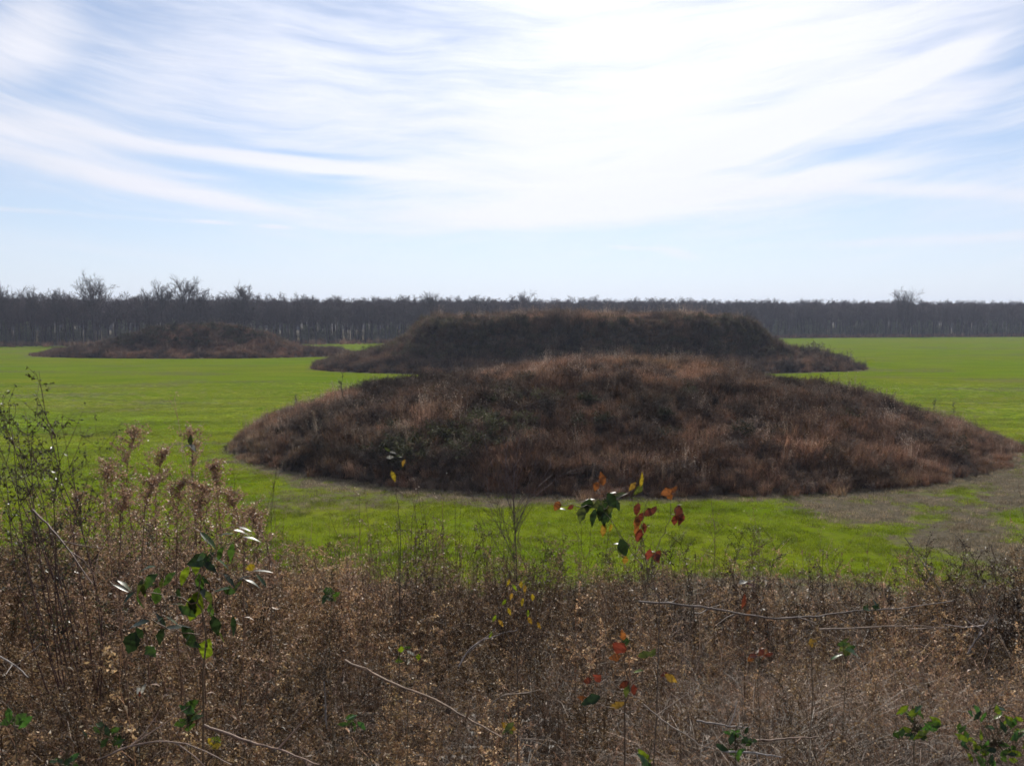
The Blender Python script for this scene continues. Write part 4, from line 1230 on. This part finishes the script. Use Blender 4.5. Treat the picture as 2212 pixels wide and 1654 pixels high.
sprig("green leaves under the broad leaved evergreen sprig", 405, 1545, 2.1, ['blade', 'green', 'green'], 906, 7, 42, 30)
sprig("small yellow leaf cluster left of centre at the bottom", 465, 1602, 2.0, ['yellow', 'lime'], 907, 5, 26, 14)
sprig("small green tuft of leaves left of the long brown branch's end", 762, 1562, 2.15, ['blade', 'green'], 908, 7, 26, 22)
sprig("round olive leaves at the lower end of the long brown branch", 1095, 1566, 2.15, ['olive', 'mustard'], 909, 4, 32, 16)
sprig("green leaves on the slope right of the white speck stalk", 1825, 1405, 3.2, ['green', 'blade', 'olive'], 910, 9, 26, 26)
sprig("lone yellow leaf on the right slope", 1757, 1390, 3.2, ['yellow', 'mustard'], 911, 3, 24, 8)
sprig("dark green leaves on the long grey branch", 1885, 1308, 4.3, ['blade', 'dark'], 912, 6, 22, 18)
sprig("green and yellow leaves left of the yellow leaved shoot", 880, 1415, 2.7, ['lime', 'green', 'pale'], 913, 7, 22, 24)
sprig("dark green leaves near the dead weeds' right end", 715, 1280, 3.0, ['green', 'dark', 'olive'], 914, 5, 30, 18)
sprig("dark green leaves deep in the bottom left weeds", 215, 1590, 1.95, ['dark', 'green'], 915, 12, 26, 45)
sprig("olive leaves among the low weeds left of centre", 140, 1660, 1.8, ['dark', 'green', 'blade'], 916, 10, 28, 40)
sprig("mustard leaves beside the low red leaved sprig", 1640, 1420, 2.9, ['rust', 'orange', 'brown'], 917, 9, 24, 26)
leafy("white_curled_leaf", "white and pink curled leaf low among the left weeds", "curled_leaf", 2.15, (305, 1520), [[(303, 1500)]],  # curled leaf with its white glint painted in
      [(308, 1486, 26, 12, 60, 'pale', 50), (300, 1490, 18, 12, 120, 'pale', 40), (302, 1498, 14, 8, 260, 'red', 20)], 921, (.1, .08, .05), .0014)


# ------------------------------------------------------------------ haze
def haze():
    x0, x1, y0, y1, z0, z1 = -1500, 1700, -200, 1500, -2.0, 42
    mb = MB()
    v = [(x0, y0, z0), (x1, y0, z0), (x1, y1, z0), (x0, y1, z0), (x0, y0, z1), (x1, y0, z1), (x1, y1, z1), (x0, y1, z1)]
    q = [(0, 3, 2, 1), (4, 5, 6, 7), (0, 1, 5, 4), (1, 2, 6, 5), (2, 3, 7, 6), (3, 0, 4, 7)]
    mb.add(v, q, (1, 1, 1))
    m, nt, N, Lk = new_mat("haze")
    out = N.new("ShaderNodeOutputMaterial"); p = N.new("ShaderNodeVolumePrincipled")
    p.inputs["Color"].default_value = (.72, .79, 1.0, 1); p.inputs["Density"].default_value = HAZE; p.inputs["Anisotropy"].default_value = .2
    Lk.new(p.outputs[0], out.inputs["Volume"])
    o = obj("haze", mb.mesh("haze", m)); tag(o, "thin bluish air haze over the whole field", "haze", kind="stuff")
HAZE = .00018
haze()

# ------------------------------------------------------------------ sky and sun
SUN_EL, SUN_AZ = math.radians(33), math.radians(4)   # azimuth to the right of straight ahead (+Y)
w = bpy.data.worlds.new("World"); scene.world = w; w.use_nodes = True
nt = w.node_tree; N, Lk = nt.nodes, nt.links; N.clear()
out = N.new("ShaderNodeOutputWorld"); bg = N.new("ShaderNodeBackground")
sky = N.new("ShaderNodeTexSky"); sky.sky_type = 'NISHITA'; sky.sun_disc = False
sky.sun_elevation = SUN_EL; sky.sun_rotation = SUN_AZ
sky.air_density = .8; sky.dust_density = .1; sky.ozone_density = 3.0
tc = N.new("ShaderNodeTexCoord"); sep = N.new("ShaderNodeSeparateXYZ"); Lk.new(tc.outputs["Generated"], sep.inputs[0])
def mth(op, a, b=None, c=None, clamp=False):
    n = N.new("ShaderNodeMath"); n.operation = op; n.use_clamp = clamp
    for i, s in enumerate((a, b, c)):
        if s is None: continue
        if isinstance(s, (int, float)): n.inputs[i].default_value = s
        else: Lk.new(s, n.inputs[i])
    return n.outputs[0]
az = mth('ARCTAN2', sep.outputs["X"], sep.outputs["Y"])
el = mth('ARCSINE', sep.outputs["Z"])
def nz(vx, vy, scale, det, rough=.55, dist=0):
    cb = N.new("ShaderNodeCombineXYZ")
    for i, s in enumerate((vx, vy)): Lk.new(s, cb.inputs[i])
    n = N.new("ShaderNodeTexNoise"); n.inputs["Scale"].default_value = scale; n.inputs["Detail"].default_value = det
    n.inputs["Roughness"].default_value = rough; n.inputs["Distortion"].default_value = dist
    Lk.new(cb.outputs[0], n.inputs["Vector"]); return n.outputs["Fac"]
# warp: streaks sag in the middle and lift towards the sides
sag = mth('MULTIPLY', mth('MULTIPLY', az, az), -.22)
v1 = mth('ADD', el, sag)
wv = mth('MULTIPLY', mth('SUBTRACT', nz(az, el, 2.2, 3), .5), .08)
v2 = mth('ADD', v1, wv)
fib = nz(mth('MULTIPLY', az, .9), mth('MULTIPLY', v2, 9.0), 3.2, 8, .66, .5)
fib2 = nz(mth('MULTIPLY', az, 2.2), mth('MULTIPLY', v2, 16.0), 3.0, 5, .6, .2)
soft = nz(mth('MULTIPLY', az, 1.5), mth('MULTIPLY', v2, 3.5), 2.6, 4, .5)
def A(dx): return math.atan((dx * 1024 / 2212 - 512) / F)
def E(dx, dy):
    a = (dx * 1024 / 2212 - 512) / F; return math.atan((317 - dy * 1024 / 2212) / F / math.sqrt(1 + a * a))
pv = N.new("ShaderNodeCombineXYZ"); Lk.new(az, pv.inputs[0]); Lk.new(mth('MULTIPLY_ADD', wv, .35, el), pv.inputs[1])
def blob(dx, dy, wx, wy, slope, amp, acc=None):
    k = 1024 / 2212 / F * 1.9
    m = N.new("ShaderNodeMapping"); m.vector_type = 'TEXTURE'
    m.inputs["Location"].default_value = (A(dx), E(dx, dy), 0); m.inputs["Rotation"].default_value = (0, 0, math.atan(slope)); m.inputs["Scale"].default_value = (wx * k, wy * k, 1)
    g = N.new("ShaderNodeTexGradient"); g.gradient_type = 'SPHERICAL'
    r = N.new("ShaderNodeMapRange"); r.interpolation_type = 'SMOOTHSTEP'; r.inputs[4].default_value = amp
    Lk.new(pv.outputs[0], m.inputs[0]); Lk.new(m.outputs[0], g.inputs[0]); Lk.new(g.outputs["Fac"], r.inputs[0])
    return r.outputs[0]
blobs = [(1330, 40, 420, 330, 0, .5), (1150, 300, 560, 70, 0, .40, .3), (1560, 320, 330, 30, .30, 1.0, .4), (1850, 225, 190, 19, .42, 1.0, .4), (1330, 430, 520, 44, .05, .60, .2), (560, 150, 300, 110, 0, .34),
         (360, 405, 240, 17, -.17, .75, 0), (570, 343, 260, 12, -.10, .75, 0), (820, 375, 330, 24, -.03, .3, 0), (120, 290, 230, 40, -.2, .38, 0), (1850, 90, 420, 110, .2, .42), (90, 70, 60, 80, -1.2, .50),
         (2050, 215, 260, 26, .22, .34), (2040, 150, 200, 18, .3, .3), (1060, 480, 330, 22, .05, .34), (2050, 520, 260, 9, .02, .42), (1460, 555, 44, 9, -.25, .5), (1360, 541, 45, 5, -.1, .4), (1980, 418, 300, 12, -.1, .34), (1750, 395, 330, 16, .12, .4),
         (465, 478, 40, 4, -.05, .4), (600, 488, 30, 4, -.05, .35), (240, 462, 160, 5, -.04, .2), (20, 447, 70, 5, 0, .3),
         (-400, 200, 500, 90, .1, .4), (2900, 200, 600, 120, .1, .5)]
tot = None
for b in blobs:
    o_ = blob(*b[:6]); tot = o_ if tot is None else mth('ADD', tot, o_)
gaps = [(2150, 330, 220, 36, .12, .6), (130, 190, 130, 40, .3, .3), (740, 383, 60, 7, -.03, .4), (480, 250, 150, 60, 0, .12), (100, 470, 500, 40, 0, .2), (2200, 150, 90, 60, .2, .3), (500, 368, 210, 12, -.12, .4), (700, 338, 130, 6, -.08, .3), (1620, 240, 150, 20, .05, .3), (1800, 350, 200, 14, .25, .3)]
for b in gaps:
    tot = mth('SUBTRACT', tot, blob(*b))
# broad cirrus elsewhere in the sky too
high = mth('MULTIPLY', mth('SMOOTH_MIN', mth('MAXIMUM', mth('SUBTRACT', el, .28), 0), .5, .1), 1.1)
dens = mth('ADD', mth('ADD', mth('ADD', tot, .27), high), mth('ADD', mth('MULTIPLY', mth('SUBTRACT', fib, .5), .75), mth('ADD', mth('MULTIPLY', mth('SUBTRACT', fib2, .5), .75), mth('MULTIPLY', mth('SUBTRACT', soft, .5), .5))))
mr = N.new("ShaderNodeMapRange"); mr.interpolation_type = 'SMOOTHERSTEP'; mr.inputs[1].default_value = -.18; mr.inputs[2].default_value = 1.15
Lk.new(dens, mr.inputs[0])
lowfade = mth('MULTIPLY', mth('SUBTRACT', el, .02), 14, clamp=True)
cov = mth('MULTIPLY', mr.outputs[0], lowfade)
sc = N.new("ShaderNodeVectorMath"); sc.operation = 'SCALE'; sc.inputs["Scale"].default_value = .105
Lk.new(sky.outputs[0], sc.inputs[0])
# cirrus scatter the sunlight forward: brighter near the sun
sd = Vector((math.sin(SUN_AZ) * math.cos(SUN_EL), math.cos(SUN_AZ) * math.cos(SUN_EL), math.sin(SUN_EL)))
dt = N.new("ShaderNodeVectorMath"); dt.operation = 'DOT_PRODUCT'; Lk.new(tc.outputs["Generated"], dt.inputs[0]); dt.inputs[1].default_value = sd
glow = mth('POWER', mth('MAXIMUM', dt.outputs["Value"], 0), 9)
ss = N.new("ShaderNodeMapRange"); ss.interpolation_type = 'SMOOTHSTEP'; ss.inputs[1].default_value = -.2; ss.inputs[2].default_value = .72
ss.inputs[3].default_value = .20; ss.inputs[4].default_value = .84; Lk.new(dt.outputs["Value"], ss.inputs[0])
cb_ = mth('MULTIPLY', mth('MULTIPLY_ADD', glow, .36, ss.outputs[0]), mth('MULTIPLY_ADD', fib, .14, .95))
# thin pale veil lying low over the horizon
veil = mth('EXPONENT', mth('MULTIPLY', mth('MAXIMUM', el, 0), -7.5))
vb = mth('MULTIPLY_ADD', glow, .3, ss.outputs[0])
vc = N.new("ShaderNodeVectorMath"); vc.operation = 'SCALE'; vc.inputs[0].default_value = (.87, .93, 1.08); Lk.new(vb, vc.inputs["Scale"])
vm = N.new("ShaderNodeMix"); vm.data_type = 'RGBA'; Lk.new(mth('MULTIPLY', veil, 1.0, clamp=True), vm.inputs[0]); Lk.new(sc.outputs[0], vm.inputs[6]); Lk.new(vc.outputs[0], vm.inputs[7])
cc = N.new("ShaderNodeVectorMath"); cc.operation = 'SCALE'; cc.inputs[0].default_value = (.96, .98, 1.08); Lk.new(cb_, cc.inputs["Scale"])
mx = N.new("ShaderNodeMix"); mx.data_type = 'RGBA'; Lk.new(cov, mx.inputs[0]); Lk.new(vm.outputs[2], mx.inputs[6]); Lk.new(cc.outputs[0], mx.inputs[7])
Lk.new(mx.outputs[2], bg.inputs[0]); bg.inputs[1].default_value = 1.0
Lk.new(bg.outputs[0], out.inputs[0])
w.cycles.sampling_method = 'MANUAL'; w.cycles.sample_map_resolution = 256

sl = bpy.data.lights.new("sun", 'SUN'); sl.energy = 5.0; sl.angle = math.radians(.6); sl.color = (1, .95, .86)
so = bpy.data.objects.new("sun", sl); C.objects.link(so)
so.rotation_euler = (-sd).to_track_quat('-Z', 'Y').to_euler(); so.location = (0, 0, 60)

vs = scene.view_settings
vs.view_transform = 'Standard'; vs.look = 'None'; vs.exposure = 0; vs.gamma = 1
scene.render.engine = 'CYCLES'
cy = scene.cycles
cy.max_bounces = 4; cy.diffuse_bounces = 2; cy.glossy_bounces = 1; cy.transmission_bounces = 2; cy.volume_bounces = 0; cy.transparent_max_bounces = 8
cy.filter_width = 1.7
cy.use_adaptive_sampling = True; cy.adaptive_threshold = .03; cy.adaptive_min_samples = 16
cy.use_denoising = True
